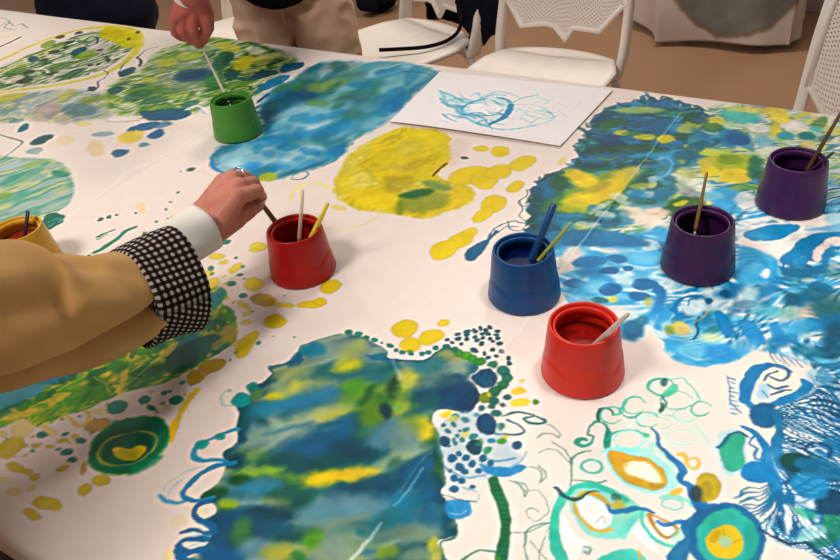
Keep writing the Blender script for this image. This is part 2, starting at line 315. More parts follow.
    # ---- yellow spots round the red pot
    for x,y,rx,ry,ro,col in [(258,247,8,4.6,0,1),(254,284,10.5,6.5,0,0),(264,300,13,6.4,8,2),(284,305,11,2.5,6,1),(275,322,11,7,-5,0),(330,287,11,7,-12,0),(312,305,15,4,-5,0),(320,302,7,4,0,0),(247,345,17,7,-52,0),(212,284,9,5,-25,1),(236,268,8,3.4,-30,1),(217,256,8,3,-5,1),
        (207,274,8,3,-10,1),(224,262,5,2,-10,1),(253,251,5,2,0,1),(405,329,13,9,-12,0),(410,345,11,7.5,0,0),(431,337,13,7.5,-18,0),(444,323,5,3.4,-10,0),(244,306,7,2,40,1),(247,314,5,1.8,-30,1),(246,322,6,2.2,-10,1),(237,343,7,2,-30,1),(212,366,14,6,-12,2),(194,377,8,7,-30,2)]:
        E([(212,190,28),(218,200,70),(186,160,44)][col],x,y,rx,ry,ro,a=.92,soft=1.4,edge=.12,vary=.05,tex=.3)
    for x,y,rx,ry in [(244,296,5,2.6),(212,268,3.4,3),(240,275,4,1.6),(225,242,6,2.4),(252,312,1.2,1),(260,343,2.6,1.6),(272,337,1,.7),(294,337,1,.7),(286,296,1.2,.7),(231,284,5,2.6),(236,258,1.5,1)]: E((40,130,116),x,y,rx,ry,-10,a=.9,soft=1)
    # ---- green band under the sleeve
    R=[(-30,398),(0,388),(45,374),(90,358),(122,342),(150,322),(188,304),(204,291),(222,288),(228,297),(222,304),(232,309),(236,322),(236,338),(230,346),(222,352),(206,362),(190,370),(166,382),(148,387),(130,391),(108,399),(80,410),(55,420),(38,427),(20,420),(5,426),(-30,434)]
    c.region(R,1.3,1.8)
    M([(-40,270),(250,270),(250,440),(-40,440)],[(222,208,60),(140,180,56),(96,170,62),(200,200,64),(60,150,80),(228,212,66),(120,178,58)],size=11,rot=-28,stretch=1.9,contrast=2.,seed=21)
    for x,y,rx,ry,ro,col,a,so in [(55,374,40,8,-16,(30,128,176),.95,3),(10,398,36,9,-22,(90,156,176),.95,3),(70,366,18,4,-16,(24,110,160),.8,2),(10,410,20,4,-30,(40,120,110),.8,2),(30,404,30,2,-28,(120,150,70),.8,1.6),(100,362,12,3,-20,(180,200,180),.7,2),
        (212,302,17,8,-42,(22,146,150),.95,2),(200,318,12,8,-60,(20,130,130),.9,3),(186,336,12,10,0,(20,140,144),.9,3),(194,352,34,13,-22,(16,112,100),.95,3),(176,362,14,12,0,(22,108,84),.9,3),(188,356,10,14,20,(20,80,70),.6,3),(222,348,16,4,-22,(26,128,120),.9,2),
        (226,316,9,11,30,(70,146,50),.95,2),(220,326,7,6,0,(40,116,70),.8,2.5),(205,327,8,6,0,(222,196,60),.85,2.5),(230,334,9,10,-20,(192,160,60),.8,3),(222,342,12,4,-40,(200,170,60),.7,2),
        (130,352,11,9,-40,(224,200,60),.9,2.5),(148,347,17,7,-10,(80,150,60),.9,2),(155,340,16,5,-10,(60,140,50),.9,2),(123,378,3,9,12,(222,204,70),.9,1.5),(170,350,10,3,-45,(216,200,70),.9,1.6),(158,362,9,3,-20,(206,200,70),.9,1.6),(148,371,20,6,-15,(40,110,60),.9,3),(138,384,14,6,-20,(60,120,60),.7,3),
        (98,388,14,14,-20,(70,146,50),.75,3),(92,380,8,7,0,(50,130,60),.8,2),(75,398,16,9,-20,(84,156,60),.7,3),(50,412,16,7,-20,(120,166,50),.7,3),(118,366,9,6,-20,(70,140,60),.8,2),(140,392,18,3,-20,(196,170,90),.9,2),(60,398,14,2.4,-32,(220,204,80),.8,1.5),(20,414,24,4,-15,(214,198,90),.9,3)]:
        E(col,x,y,rx,ry,ro,a=a,soft=so,rough=2)
    L((216,206,90),[(94,376),(104,382),(108,392)],1.6,a=.7); L((206,200,110),[(120,398),(116,388),(122,376)],1.4,a=.6); E((20,40,40),139,377,3,1,0,a=.9,soft=.6)
    L((224,214,110),[(178,346),(160,356),(150,364),(128,384),(110,394)],1.6,a=.5); c.clip=None
    r4=np.random.RandomState(9)
    for k in range(34):
        t_=r4.rand(); x=15+t_*205; y=414-t_*100+r4.randn()*10-8*math.sin(t_*3.1); E([(66,146,56),(212,198,70),(40,120,80),(30,130,120)][r4.randint(4 if t_>.6 else 3)],x,y,4+r4.rand()*6,2+r4.rand()*2.5,-30+r4.randn()*20,a=.75,soft=1.4,rough=1.5,edge=.2)
    for k in range(40):
        x=200+r4.rand()*45; y=262+r4.rand()*100; E([(212,196,70),(214,198,80),(46,132,110)][r4.randint(3)],x,y,1+r4.rand()*2.6,.8+r4.rand()*1.2,-25,a=.7,soft=.9)
    for k in range(46):
        x=5+r4.rand()*190; y=434-(x*.28)+r4.rand()*34; E([(206,186,80),(190,156,80),(60,144,126)][r4.randint(3)],x,y,1+r4.rand()*3,.8+r4.rand()*1.5,-20,a=.65,soft=1)
    # spots beside the band
    L((206,178,56),[(197,391),(188,402),(181,414),(175,428),(171,441)],[9,8,6,9,6],a=.92,soft=1.4); E((226,192,24),173,430,4.5,12,15,a=.8,soft=2)
    P((196,160,70),[(188,384),(192,374),(206,368),(214,368),(206,376),(196,383)],a=.85)
    for x,y,rx,ry,ro,col in [(116,407,11.5,7,-22,0),(144,400,7,4,-15,0),(151,408,5,3,0,0),(177,400,7.5,4,-18,0),(44,434,6,3,-8,0),(65,434,4,1.4,-10,0),(81,440,6,3.4,0,0),(65,452,6.5,3.2,-6,0),(72,460,5,3,-15,0),(164,393,3,1.6,0,0),(170,392,2,1,0,0),
        (9,447,17,9,-30,1),(22,428,12,9,-20,3),(97,425,13,6,-8,2),(24,445,4,2,0,1),(35,445,3.6,2,0,1),(50,446,4,2,0,1),(62,440,5,2,-15,1),(75,436,4,1.8,0,1),(16,468,10,5,15,1),(27,472,5,3.5,0,1),(34,477,6,2.8,-10,1),(62,469,6,2.6,-15,1),(66,464,5,2,-20,3),
        (45,503,13,7,3,1),(55,507,6,4,0,1),(32,515,10,5,24,1),(84,490,8.5,5,-30,1),(101,481,10,5,-5,1),(2,434,6,3,0,3),(50,430,9,3,30,3),(100,411,8,3,0,3),(168,407,3,2,0,3),(84,468,3,7,10,2),(30,488,5,2,-40,3),(12,492,8,3,0,3),(2,480,4,2,0,3)]:
        E([(42,138,120),(204,184,70),(190,156,80),(222,204,120)][col],x,y,rx,ry,ro,a=[.92,.9,.85,.6][col],soft=1.3,edge=.1,tex=.4)
    L((214,190,90),[(68,416),(76,426),(86,424),(90,414),(84,408)],4,a=.7,soft=1.2)
    # bullseye
    E((40,140,60),129,446,44,27,-24,a=.9,soft=2); E((18,120,92),129,446,42,25,-24,a=.95,soft=2); E((22,86,66),112,440,20,7,-30,a=.5,soft=4); E((20,84,74),142,432,20,7,-10,a=.6,soft=4)
    E((40,128,54),108,452,10,16,20,a=.7,soft=4); E((30,140,100),145,466,20,5,-28,a=.7,soft=3)
    L((160,166,84),[(99,458),(101,447),(112,438),(128,434),(146,432),(157,438),(155,449),(144,459),(126,465),(108,466)],2.6,a=.85,soft=1,closed=True)
    E((14,92,70),128,449,26,15,-18,a=.9,soft=2); E((30,120,80),118,460,8,7,0,a=.5,soft=2); P((204,180,36),[(112,449),(119,447),(130,449),(140,445),(147,447),(144,455),(134,461),(122,461),(114,456)],a=.95,soft=1.6)
    E((222,206,150),178,520,9,8,0,a=.25,soft=2); E((222,208,160),196,512,10,9,0,a=.3,soft=3); E((228,212,120),168,555,7,7,0,a=.4,soft=3)
    # ---- big mottled patch, front centre
    R=[(330,336),(345,334),(362,337),(376,343),(386,352),(390,359),(424,361),(437,351),(447,347),(465,356),(479,367),(471,379),(480,395),(478,404),(467,413),(452,410),(440,408),(432,415),(434,424),(438,432),(440,448),(443,460),(446,482),(441,492),(448,502),(455,516),(458,534),(437,540),(444,556),(444,575),
       (196,575),(199,552),(210,538),(211,528),(205,520),(216,514),(216,506),(205,500),(200,496),(210,490),(221,478),(226,463),(224,452),(236,443),(237,430),(240,415),(238,404),(250,396),(249,386),(260,384),(271,375),(266,369),(276,365),(289,362),(297,355),(299,346),(312,342)]
    c.region(R,1.1,1.)
    M([(180,325),(490,325),(490,580),(180,580)],[(70,118,120),(120,148,146),(40,104,112),(140,160,140),(30,84,98),(104,140,150),(24,92,96)],size=34,rot=-20,stretch=2.6,contrast=1.3,seed=31)
    B=[(330,350,48,12,0,(150,166,156),.9,8),(380,356,28,9,10,(140,160,150),.8,6),(420,372,36,9,0,(132,152,146),.8,6),(310,350,15,6,0,(24,124,156),.95,4),(294,359,6,9,40,(20,86,136),.95,2),(290,374,24,8,-5,(172,180,120),.7,6),(352,352,20,7,-40,(168,180,110),.8,5),(347,367,14,6,-15,(196,190,36),.9,5),
       (305,388,30,7,-10,(176,180,96),.85,6),(277,397,13,4,0,(200,190,40),.9,3),(300,384,12,4,-10,(196,186,80),.7,4),(330,386,28,6,0,(120,146,140),.7,6),(252,396,10,5,-30,(110,150,70),.7,3),(300,402,60,8,-12,(44,116,158),.9,6),(262,410,14,7,-10,(40,124,150),.8,4),
       (296,424,54,7,-20,(176,184,150),.9,6),(262,438,24,10,-30,(136,168,156),.8,6),(330,410,24,5,-15,(168,176,120),.8,5),(352,396,26,5,-20,(90,130,110),.7,6),(290,428,26,3,-14,(50,110,140),.7,3),(340,413,22,3,-15,(190,184,60),.6,4),(286,440,34,6,-22,(150,168,162),.8,5),
       (242,420,9,16,10,(16,92,100),.9,4),(240,437,8,6,0,(20,80,100),.9,3),(250,460,26,10,-10,(110,146,90),.8,6),(236,462,12,8,0,(16,70,90),.9,4),(240,500,0,0,0,(0,0,0),0,1),
       (326,444,56,17,-20,(16,76,126),.9,8),(306,456,28,10,-20,(16,80,136),.85,6),(352,432,30,14,-20,(12,78,126),.85,7),(336,462,54,9,-12,(10,82,84),.9,6),(364,446,34,14,-10,(10,66,88),.85,7),(278,462,24,9,-10,(24,90,80),.8,6),(385,424,18,26,30,(90,130,146),.8,7),(372,418,24,10,-45,(66,110,60),.75,6),
       (372,395,30,9,-15,(110,150,46),.85,6),(354,388,14,8,0,(90,150,40),.8,5),(385,400,26,12,-30,(60,110,50),.8,6),(410,404,22,9,-20,(150,164,50),.9,5),(408,378,16,9,-10,(176,172,70),.85,5),(398,388,18,5,-10,(176,180,80),.6,4),(371,412,12,14,30,(96,130,40),.8,5),
       (387,369,12,6,-20,(20,104,104),.9,3),(392,386,6,12,10,(24,66,50),.95,3),(386,410,7,7,0,(20,60,70),.9,3),(367,396,12,4,-50,(30,80,44),.7,3),(398,407,4,3,0,(110,160,90),.8,2),
       (386,358,20,4,4,(20,96,140),.85,2),(430,364,18,9,-20,(40,110,124),.75,5),(452,356,14,5,10,(170,170,100),.7,4),
       (440,396,34,12,-6,(12,72,104),.92,6),(456,392,20,18,0,(10,52,100),.95,5),(470,402,12,10,0,(10,48,94),.95,3),(424,408,20,6,-30,(20,90,96),.85,4),(440,380,24,6,0,(70,110,110),.7,5),(400,394,8,4,0,(110,140,60),.6,4),
       (425,430,10,14,-20,(206,186,36),.95,4),(414,424,12,10,0,(130,150,60),.7,4),(404,440,18,16,30,(120,146,140),.75,6),(432,450,12,10,-20,(18,84,76),.9,4),(424,462,24,8,-30,(20,80,80),.85,5),(438,436,6,8,0,(60,96,40),.8,3),
       (330,477,34,6,-7,(228,196,20),.97,4),(300,483,14,5,-5,(190,184,50),.85,4),(362,472,22,6,-8,(200,178,50),.9,4),(290,479,14,5,0,(120,160,60),.8,4),(395,460,24,6,-15,(156,170,130),.85,5),(420,450,14,4,-20,(150,168,150),.7,4),(396,462,8,6,0,(60,104,90),.9,3),
       (360,490,36,10,-10,(16,66,88),.9,6),(400,482,40,14,-30,(14,60,96),.92,6),(420,470,20,12,-30,(16,76,120),.85,5),(441,474,6,20,0,(40,88,46),.9,3),(440,496,8,10,0,(16,60,60),.8,3),(432,492,16,18,30,(14,72,120),.85,6),(400,510,26,18,-30,(26,106,138),.9,8),(385,520,16,12,0,(30,112,120),.7,6),(446,526,8,18,10,(16,70,96),.9,4),(430,516,14,14,0,(30,90,130),.8,5),
       (288,494,26,14,0,(20,86,76),.9,6),(304,505,22,8,0,(30,84,80),.8,5),(352,505,40,12,0,(104,138,150),.85,7),(325,512,28,10,-8,(94,136,150),.85,6),(300,524,24,8,0,(90,130,130),.7,6),(340,530,30,10,0,(112,138,124),.8,7),(420,534,26,9,0,(120,142,126),.85,6),(395,534,20,8,0,(110,134,120),.8,6),
       (352,550,40,12,0,(142,156,116),.85,7),(364,532,8,4,0,(40,110,110),.8,3),(368,551,10,5,-10,(60,110,130),.8,3),(388,552,11,6,0,(120,150,50),.85,3),(415,556,16,8,0,(130,150,120),.8,5),(436,552,8,14,0,(196,190,110),.6,4),(432,545,6,6,0,(150,160,40),.7,2),
       (258,473,26,5,-6,(136,170,70),.9,4),(238,482,10,5,0,(30,80,40),.85,3),(258,488,24,7,-6,(60,126,160),.9,5),(248,503,28,5,0,(130,160,164),.85,4),(276,502,14,6,0,(150,160,100),.5,4),(212,494,14,7,-10,(24,84,50),.9,3),(226,507,9,6,0,(150,176,40),.95,3),
       (240,518,34,8,-10,(14,66,116),.9,5),(270,514,28,8,4,(18,64,84),.9,5),(222,536,20,20,0,(12,64,116),.95,6),(262,530,18,14,0,(20,70,96),.85,6),(240,532,10,15,15,(70,126,70),.9,5),(228,556,20,10,0,(10,70,130),.9,4),(206,552,9,10,0,(10,72,130),.95,3),
       (257,550,18,10,0,(104,142,160),.85,6),(296,536,24,8,-8,(18,76,74),.85,5),(276,528,18,8,0,(18,76,112),.8,5),(315,540,13,10,0,(92,146,44),.95,4),(318,542,7,4,0,(60,110,30),.6,3),(285,553,22,8,0,(176,172,64),.85,5),(300,556,8,8,-50,(40,120,70),.7,3),(335,548,16,12,0,(130,150,140),.8,6)]
    for x,y,rx,ry,ro,col,a,so in B:
        if a: E(col,x,y,rx,ry,ro,a=a,soft=so,rough=3.5,vary=.12)
    L((150,190,210),[(396,505),(410,488),(424,470)],1.6,a=.6,soft=1.4); L((190,206,210),[(348,562),(366,542),(384,522)],2.4,a=.7,soft=1.6); c.clip=None
    L((22,72,110),[(384,358),(400,360),(424,361),(437,352)],1.8,a=.95); L((200,206,200),[(388,352),(395,366),(399,378)],3,a=.45,soft=2)
    L((40,90,110),[(262,384),(272,375),(268,369)],1.6,a=.8); L((30,100,130),[(268,367),(280,365),(290,361),(297,353)],3,a=.8)
    E((24,150,150),242,401,9,7,-20,a=.95,edge=.2); L((150,180,176),[(226,392),(222,398),(226,405),(236,406)],2,a=.6); E((130,160,150),230,391,3,1.4,0,a=.6); E((40,140,130),252,388,6,5,0,a=.8)
    L((30,100,96),[(444,556),(442,542),(456,537),(458,524)],2,a=.9)
    for x,y in [(434,542),(430,548),(436,556),(440,550)]: E((190,184,90),x,y,5,5,0,a=.5,soft=1.5)
    # curls down its left side
    c1=(28,122,170)
    L((40,136,176),[(238,429),(226,433),(215,438),(206,442),(198,447),(195,454),(201,460),(214,461),(226,461)],[4,5,4,5,6,5,6],a=.95); E((20,150,140),203,445,7,4.5,-20,a=.85); E((24,146,140),221,437,5,4,-30,a=.85)
    E((226,210,200),215,447,9,3.4,-20,a=.8,soft=1.6)
    L(c1,[(236,463),(222,465),(206,472),(193,480),(184,489),(184,496),(192,500),(203,500),(214,498)],[6,6,6,5,6,5,4],a=.95); L((230,236,236),[(210,466),(222,462)],1.2,a=.8)
    L((150,196,206),[(164,490),(170,482),(180,476),(192,470),(206,466)],1.2,a=.6); L((60,150,188),[(161,495),(166,500),(174,502),(184,500)],4,a=.8,soft=1.2); L((150,196,206),[(168,496),(172,488),(182,480)],1.8,a=.5)
    L((18,92,154),[(210,502),(199,505),(195,512),(197,519),(206,523),(214,526)],[6,6,5,6,7,8],a=.97)
    L((18,92,150),[(182,532),(194,530),(206,533),(216,530)],[5,5,6,7],a=.95); L((14,84,146),[(176,546),(184,541),(196,541),(206,538)],[5,6,6,8],a=.95); L((16,84,146),[(178,548),(184,555),(192,553),(204,548)],[8,9,6,8],a=.95); L((110,170,196),[(184,538),(196,537),(210,535)],1,a=.8)
    L((120,180,200),[(188,548),(196,545)],1.4,a=.8); L((18,92,150),[(176,552),(184,562),(200,562)],7,a=.95)
    # ---- dotted corner of the patch
    sc4=lambda x,y:(330+x/4.,320+y/4.)
    for x,y,r in [(80,50,17),(115,58,15),(150,70,15),(185,78,15),(213,94,7),(240,105,14),(265,122,12),(290,130,14),(325,135,14),(370,138,14),(395,130,14),(420,112,14),(462,108,17),(497,120,16)]:
        E((34,126,116) if x<400 else (40,118,104),*sc4(x,y),r/4,r*.68/4,0,a=.92,soft=.8,rough=.3)
    E((100,140,40),*sc4(320,126),4,2,0,a=.7)
    for x,y in [(465,78),(485,90),(508,55),(510,74),(523,96),(542,48),(545,78),(543,62),(575,50),(575,70),(598,38),(605,58),(608,75),(606,97),(622,45),(640,32),(632,60),(640,80),(668,42),(665,60),(655,90),(675,75),(683,97),(615,132),(652,120),(630,150),(660,147),(688,130),(708,155),(712,174),(568,44),(585,84)]:
        E((34,88,104),*sc4(x,y),12/4*(.8+.4*_rng.rand()),8.5/4*(.8+.4*_rng.rand()),-5,a=.93,soft=.7,rough=.3)
    E((20,84,96),*sc4(573,120),4.8,3,0,a=.95,soft=.7)
    for x,y,rx,ry,col in [(515,135,16,14,(70,146,60)),(545,143,20,16,(80,156,44)),(570,155,18,16,(60,146,50)),(600,165,22,18,(48,132,56)),(645,182,19,14,(30,124,104)),(688,202,25,20,(26,112,104)),(705,232,22,18,(30,118,96)),(690,262,24,20,(30,120,80)),(665,285,26,22,(26,112,80)),(660,325,22,18,(26,110,100)),(650,350,14,10,(30,110,110)),
        (715,312,16,10,(34,104,116)),(695,342,11,8,(34,104,116)),(668,378,20,14,(30,110,110)),(610,355,15,12,(36,120,130)),(585,380,10,7,(36,120,130)),(622,312,26,22,(116,134,34)),(640,300,12,10,(190,180,50)),(540,398,13,10,(30,104,110)),(505,385,15,10,(50,130,90)),(685,425,14,10,(60,140,130))]:
        E(col,*sc4(x,y),rx/4,ry/4,0,a=.95,soft=.8,rough=.4,edge=.25)
    for x,y,rx,ry in [(770,240,13,9),(760,285,34,17),(765,332,42,16),(465,375,26,16),(495,398,22,12),(540,455,20,14),(695,465,18,10)]: E((218,192,50),*sc4(x,y),rx/4,ry/4,-10,a=.85,soft=1.2)
    E((90,130,30),*sc4(824,328),3.4,3,0,a=.9); 
    E((12,72,118),*sc4(620,236),11.5,9,0,a=.96,edge=.4,soft=.9); L((12,50,90),[sc4(590,250),sc4(610,210),sc4(640,215),sc4(650,240)],1.4,a=.6)
    P((140,178,196),[(437,428),(460,412),(490,414),(508,440),(522,458),(505,476),(480,478),(456,470),(440,458)],a=.45,soft=3)
    P((150,184,190),[(440,470),(458,468),(474,480),(472,492),(452,492)],a=.25,soft=3)
    E((10,62,112),*sc4(622,418),11,10,0,a=.97,edge=.3,soft=.9); E((14,62,92),*sc4(575,508),8.5,8,0,a=.96,soft=.9); E((60,110,40),*sc4(598,492),3.5,4,0,a=.6); E((12,66,108),*sc4(455,487),5,4.6,0,a=.95,soft=.8); E((20,80,124),*sc4(748,497),4.6,4,0,a=.96,soft=.8)
    E((42,128,150),*sc4(645,480),5,2.8,0,a=.9); E((70,140,60),*sc4(686,484),4.6,3.2,0,a=.9); E((50,140,96),*sc4(628,522),4.6,4,0,a=.9)
    L((22,112,110),[(503,417),(512,414),(526,413),(538,417),(545,421),(536,424),(524,420),(532,416)],[2,3,3,3.4,3,2],a=.9); L((24,96,124),[(508,421),(518,425),(523,431),(512,434),(495,432)],[2.6,2.4,2.6,2],a=.9)
    sc6=lambda x,y:(330+x/4.,420+y/4.)
    for x,y,r in [(452,20,11),(467,48,13),(497,18,12),(505,62,13),(490,78,10),(540,38,14),(530,75,13),(573,65,15),(500,90,13),(515,40,8),(555,90,8),(600,95,10),(640,115,9),(470,100,9)]: E((44,122,128),*sc6(x,y),r/4,r*.75/4,0,a=.85,soft=.8,rough=.3)
    for x,y,r in [(485,152,20),(513,135,12),(540,150,15),(570,170,18),(612,150,18),(645,172,15),(520,185,20),(540,200,16),(597,197,15),(497,228,18),(527,237,17),(497,272,19),(573,265,12),(480,200,10)]: E((24,88,138),*sc6(x,y),r/4,r*.8/4,0,a=.9,soft=.8,rough=.3)
    P((36,116,176),[(480,462),(492,466),(503,468),(513,467),(522,463),(527,466),(518,473),(505,478),(492,474),(484,470)],a=.85,soft=1.3); L((100,160,200),[(512,468),(522,460),(526,452)],2,a=.6); L((40,110,160),[(486,458),(500,462),(516,458)],1.6,a=.7)
    L((60,130,170),[(440,461),(450,470),(468,476),(486,474)],2,a=.7); L((90,150,180),[(462,486),(474,490),(480,496),(474,502)],1.2,a=.7)
    P((42,124,184),[(447,500),(456,498),(468,500),(471,508),(468,516),(458,519),(449,515),(445,508)],a=.85,soft=1.5); L((40,90,110),[(440,493),(455,497),(470,500),(478,502)],1.4,a=.7); L((180,214,230),[(450,512),(460,514),(466,510)],1.2,a=.7)
    # green ribbon
    L((20,112,78),[(494,480),(497,492),(502,505),(505,520),(505,536),(502,552),(500,575)],[11,12,12,11,9,11,12],a=.96,soft=.9,rough=.4)
    for k in range(18):
        y=483+k*5; x=np.interp(y,[480,492,505,520,536,552,575],[494,497,502,505,505,502,500]); L((44,146,104),[(x-4,y-1),(x+4,y)],1.4,a=.5)
    L((110,150,40),[(498,556),(500,566)],6,a=.6); L((34,120,100),[(460,562),(472,553),(486,550),(498,551)],2,a=.85)
    # ---- thin scrolls and the turquoise face-like swirls
    s7=lambda pts:[(500+x/3.5,400+y/3.5) for x,y in pts]
    T1=(92,146,134)
    for pts,w in [([(130,135),(150,118),(180,118),(210,132),(205,110),(185,92),(160,85)],1.5),([(130,185),(160,172),(195,178),(225,198),(250,225),(240,190),(200,155),(180,145)],1.2),([(100,230),(130,235),(145,255),(140,285),(160,262),(150,240),(130,225)],1.5),
        ([(30,285),(60,290),(78,310),(85,338),(92,312),(80,292),(50,283)],1.3),([(85,318),(130,312),(165,340),(168,390),(130,422),(98,410),(95,385),(115,375),(135,388)],1.2),([(40,470),(90,468),(140,440),(180,430)],1.2),([(95,560),(80,510),(95,455),(140,432),(180,432)],2),([(185,440),(165,470),(130,560)],1.2),
        ([(245,300),(250,250),(250,210),(280,185),(320,178)],2),([(255,280),(300,285),(340,290),(370,280)],2),([(250,215),(270,190),(300,180)],1.5),([(100,495),(150,540),(160,560)],1.4)]:
        L(T1,s7(pts),w,a=.8,soft=.7,rough=.2)
    L((48,148,128),s7([(330,75),(305,95),(302,120),(325,130),(320,150),(290,160),(268,150),(285,135),(300,140)]),[2.5,2,2,3,4.6,5,3],a=.9); L((48,148,128),s7([(330,75),(360,80),(378,100),(378,130),(378,165)]),[2,3,5,7,7],a=.9); L((70,170,150),s7([(378,140),(400,115),(440,105),(480,110),(510,125)]),[4,2.5,2,3],a=.8)
    L((30,96,88),s7([(345,68),(345,45),(365,30),(390,35),(395,50)]),[4,4.5,3,2],a=.85); L((70,180,156),s7([(395,50),(415,48),(420,30),(440,0)]),3,a=.8); L((50,150,130),s7([(425,45),(440,60),(475,60),(500,45)]),[2,3,2],a=.8); L((30,110,90),s7([(565,12),(568,30),(560,45)]),[3,5,2],a=.85)
    for x,y,rx,ry,w,col in [(320,232,36,24,3.4,(90,180,166)),(450,140,48,34,2.6,PTURQ),(650,52,36,22,1.8,(180,214,204)),(640,130,52,28,1.8,(176,220,210)),(545,80,60,22,1.6,(180,220,210)),(600,365,38,18,1.6,(120,196,196))]:
        L(col,s7([(x+rx*math.cos(t),y+ry*math.sin(t)) for t in np.linspace(0,6.28,10)[:-1]]),w,a=.85,closed=True)
    L((160,220,210),s7([(480,80),(560,50),(660,70),(710,110),(735,160)]),2,a=.6); L((160,220,210),s7([(470,165),(510,150),(520,120)]),4,a=.7); L((150,214,204),s7([(360,180),(420,170),(500,175),(570,190),(610,230)]),4,a=.7); E((90,180,160),*s7([(510,125)])[0],4,2.4,0,a=.8); E((140,210,200),*s7([(540,160)])[0],6,4,0,a=.6)
    P((150,216,208),s7([(380,170),(440,160),(540,190),(610,240),(620,290),(580,320),(520,325),(450,305),(400,260),(370,215)]),a=.7,soft=2.5)
    P((204,164,44),s7([(385,185),(410,178),(450,188),(510,205),(555,230),(578,270),(572,300),(540,315),(490,300),(440,280),(400,240),(385,212)]),soft=1.4,a=.95,edge=.2); P((240,234,222),s7([(428,225),(460,215),(510,225),(548,255),(560,285),(535,290),(490,275),(450,255)]),soft=2,a=.95); E((190,150,50),*s7([(420,212)])[0],9,6,40,a=.5,soft=3); E((150,120,40),*s7([(545,298)])[0],6,3,0,a=.4)
    # left eye
    P((92,196,180),s7([(240,360),(235,320),(290,298),(360,300),(420,320),(470,355),(500,380),(480,430),(440,470),(390,490),(330,480),(280,440)]),a=.6,soft=2.5)
    L((64,182,162),s7([(250,315),(222,345),(198,390),(195,440),(200,500),(220,575)]),[6,9,10,10,12,14],a=.95); L((64,182,162),s7([(245,315),(290,300),(350,302),(400,325),(440,352)]),[5,7,8,7,6],a=.92)
    E((238,226,222),*s7([(330,395)])[0],19,14,35,a=.96,soft=2); L((198,158,54),s7([(262,350),(290,332),(330,328),(365,345),(385,365)]),[4,5,5,4],a=.9); L((206,168,70),s7([(262,365),(275,405),(310,440),(345,458),(388,452)]),[4,4,4,4,4],a=.9)
    L((36,80,96),s7([(198,303),(215,325),(240,345),(275,348),(310,325),(345,318)]),[2,3.4,4,2,1],a=.85); E((60,110,90),*s7([(405,340)])[0],6,4,30,a=.7); E((180,160,60),*s7([(415,370)])[0],7,6,0,a=.7,soft=2)
    L((36,110,166),s7([(375,365),(388,388),(420,388),(460,384),(505,382),(535,395)]),[4,6,6,6,5,3],a=.9); L((120,130,130),s7([(335,430),(350,405),(365,430)]),1.2,a=.5)
    # pale crescent and right eye
    P((238,240,236),s7([(480,430),(500,450),(540,500),(560,540),(520,520),(480,480),(466,450)]),a=.9); P((236,236,232),s7([(225,400),(245,440),(280,480),(310,500),(280,530),(250,575),(235,520),(222,450)]),a=.8,soft=2)
    L((110,206,192),s7([(430,480),(460,430),(500,400)]),8,a=.6,soft=2); L((86,200,184),s7([(500,390),(500,430),(530,480),(580,510),(620,520)]),[3,4,4],a=.85); P((80,192,176),s7([(330,560),(360,540),(420,522),(480,530),(500,575),(320,575)]),a=.9); L((206,170,80),s7([(485,530),(495,575)]),3,a=.8)
    E((246,238,228),*s7([(570,462)])[0],13,7,10,a=.95); L((172,136,56),s7([(518,400),(530,430),(560,470),(590,485),(620,475),(622,455),(590,430),(560,418),(530,405)]),[4,4,4,4,3,4],a=.85,closed=True); L((40,116,176),s7([(550,430),(580,440),(620,430),(650,430)]),[4,5,6,8],a=.9)
    E((180,214,216),*s7([(300,520)])[0],6,5,0,a=.5); L((110,130,130),s7([(290,510),(310,515),(305,535),(290,530)]),1.6,a=.7)
    L((110,200,186),s7([(560,345),(600,335),(650,350),(670,370)]),5,a=.7,soft=2); E((214,176,70),*s7([(612,320)])[0],7,4,-20,a=.8); P((150,214,204),s7([(600,480),(640,440),(670,430),(650,500),(630,530)]),a=.5,soft=2)
    L((216,184,96),s7([(620,185),(650,190),(655,225),(680,238),(697,222),(690,203),(668,205)]),[3,5,4,4,3,2.5],a=.85); L((34,104,164),s7([(535,103),(555,122),(560,160),(585,190),(620,215),(635,245),(625,285),(655,300),(680,335),(700,365)]),[3,4,5,6,8,8,6,7,12,14],a=.92)
    E((184,164,40),*s7([(722,305)])[0],14,14.5,0,a=.92,soft=1.4,edge=.15); E((130,120,30),*s7([(712,318)])[0],8,10,0,a=.4,soft=3); E((36,62,84),*s7([(682,325)])[0],6,9,-25,a=.8,soft=2.5)
    L((28,96,156),s7([(700,375),(720,385),(750,378),(790,385)]),[12,14,12,8],a=.92); L((28,100,156),s7([(660,440),(690,415),(710,395)]),12,a=.85); L((30,104,160),s7([(655,450),(665,490),(645,530),(620,560)]),[12,10,14,20],a=.92); L((24,84,140),s7([(700,385),(680,440),(680,500)]),6,a=.6)
    s8=lambda x,y:(640+x/2.333,320+y/2.333)
    E((26,96,152),*s8(205,512),39,37,0,a=.95,soft=1.4,rough=1.5); E((60,172,156),*s8(205,512),31,31,0,a=.97,soft=2); E((36,140,130),*s8(260,520),8,22,0,a=.5,soft=4)
    E((210,180,34),*s8(198,520),19,18,0,a=.96,soft=1.6); E((170,140,30),*s8(175,505),5,8,30,a=.5); E((164,190,160),*s8(198,518),6,6,0,a=.9,soft=1.6); L((170,140,40),[s8(198,500),s8(192,480)],1.5,a=.6); L((170,140,40),[s8(215,520),s8(236,515)],1.5,a=.6); L((190,200,120),[s8(198,545),s8(200,560)],2,a=.6)
    # ---- the blue feathered corner, front right
    s=lambda pts:[s8(x,y) for x,y in pts]
    _r2=np.random.RandomState(4)
    c.ribbons(s([(400,60),(500,60),(500,260),(440,230),(410,150)]),(12,72,116),size=6,rot=70,warp=2.2,wf=.16,fill=.6,a=.9,seed=61)
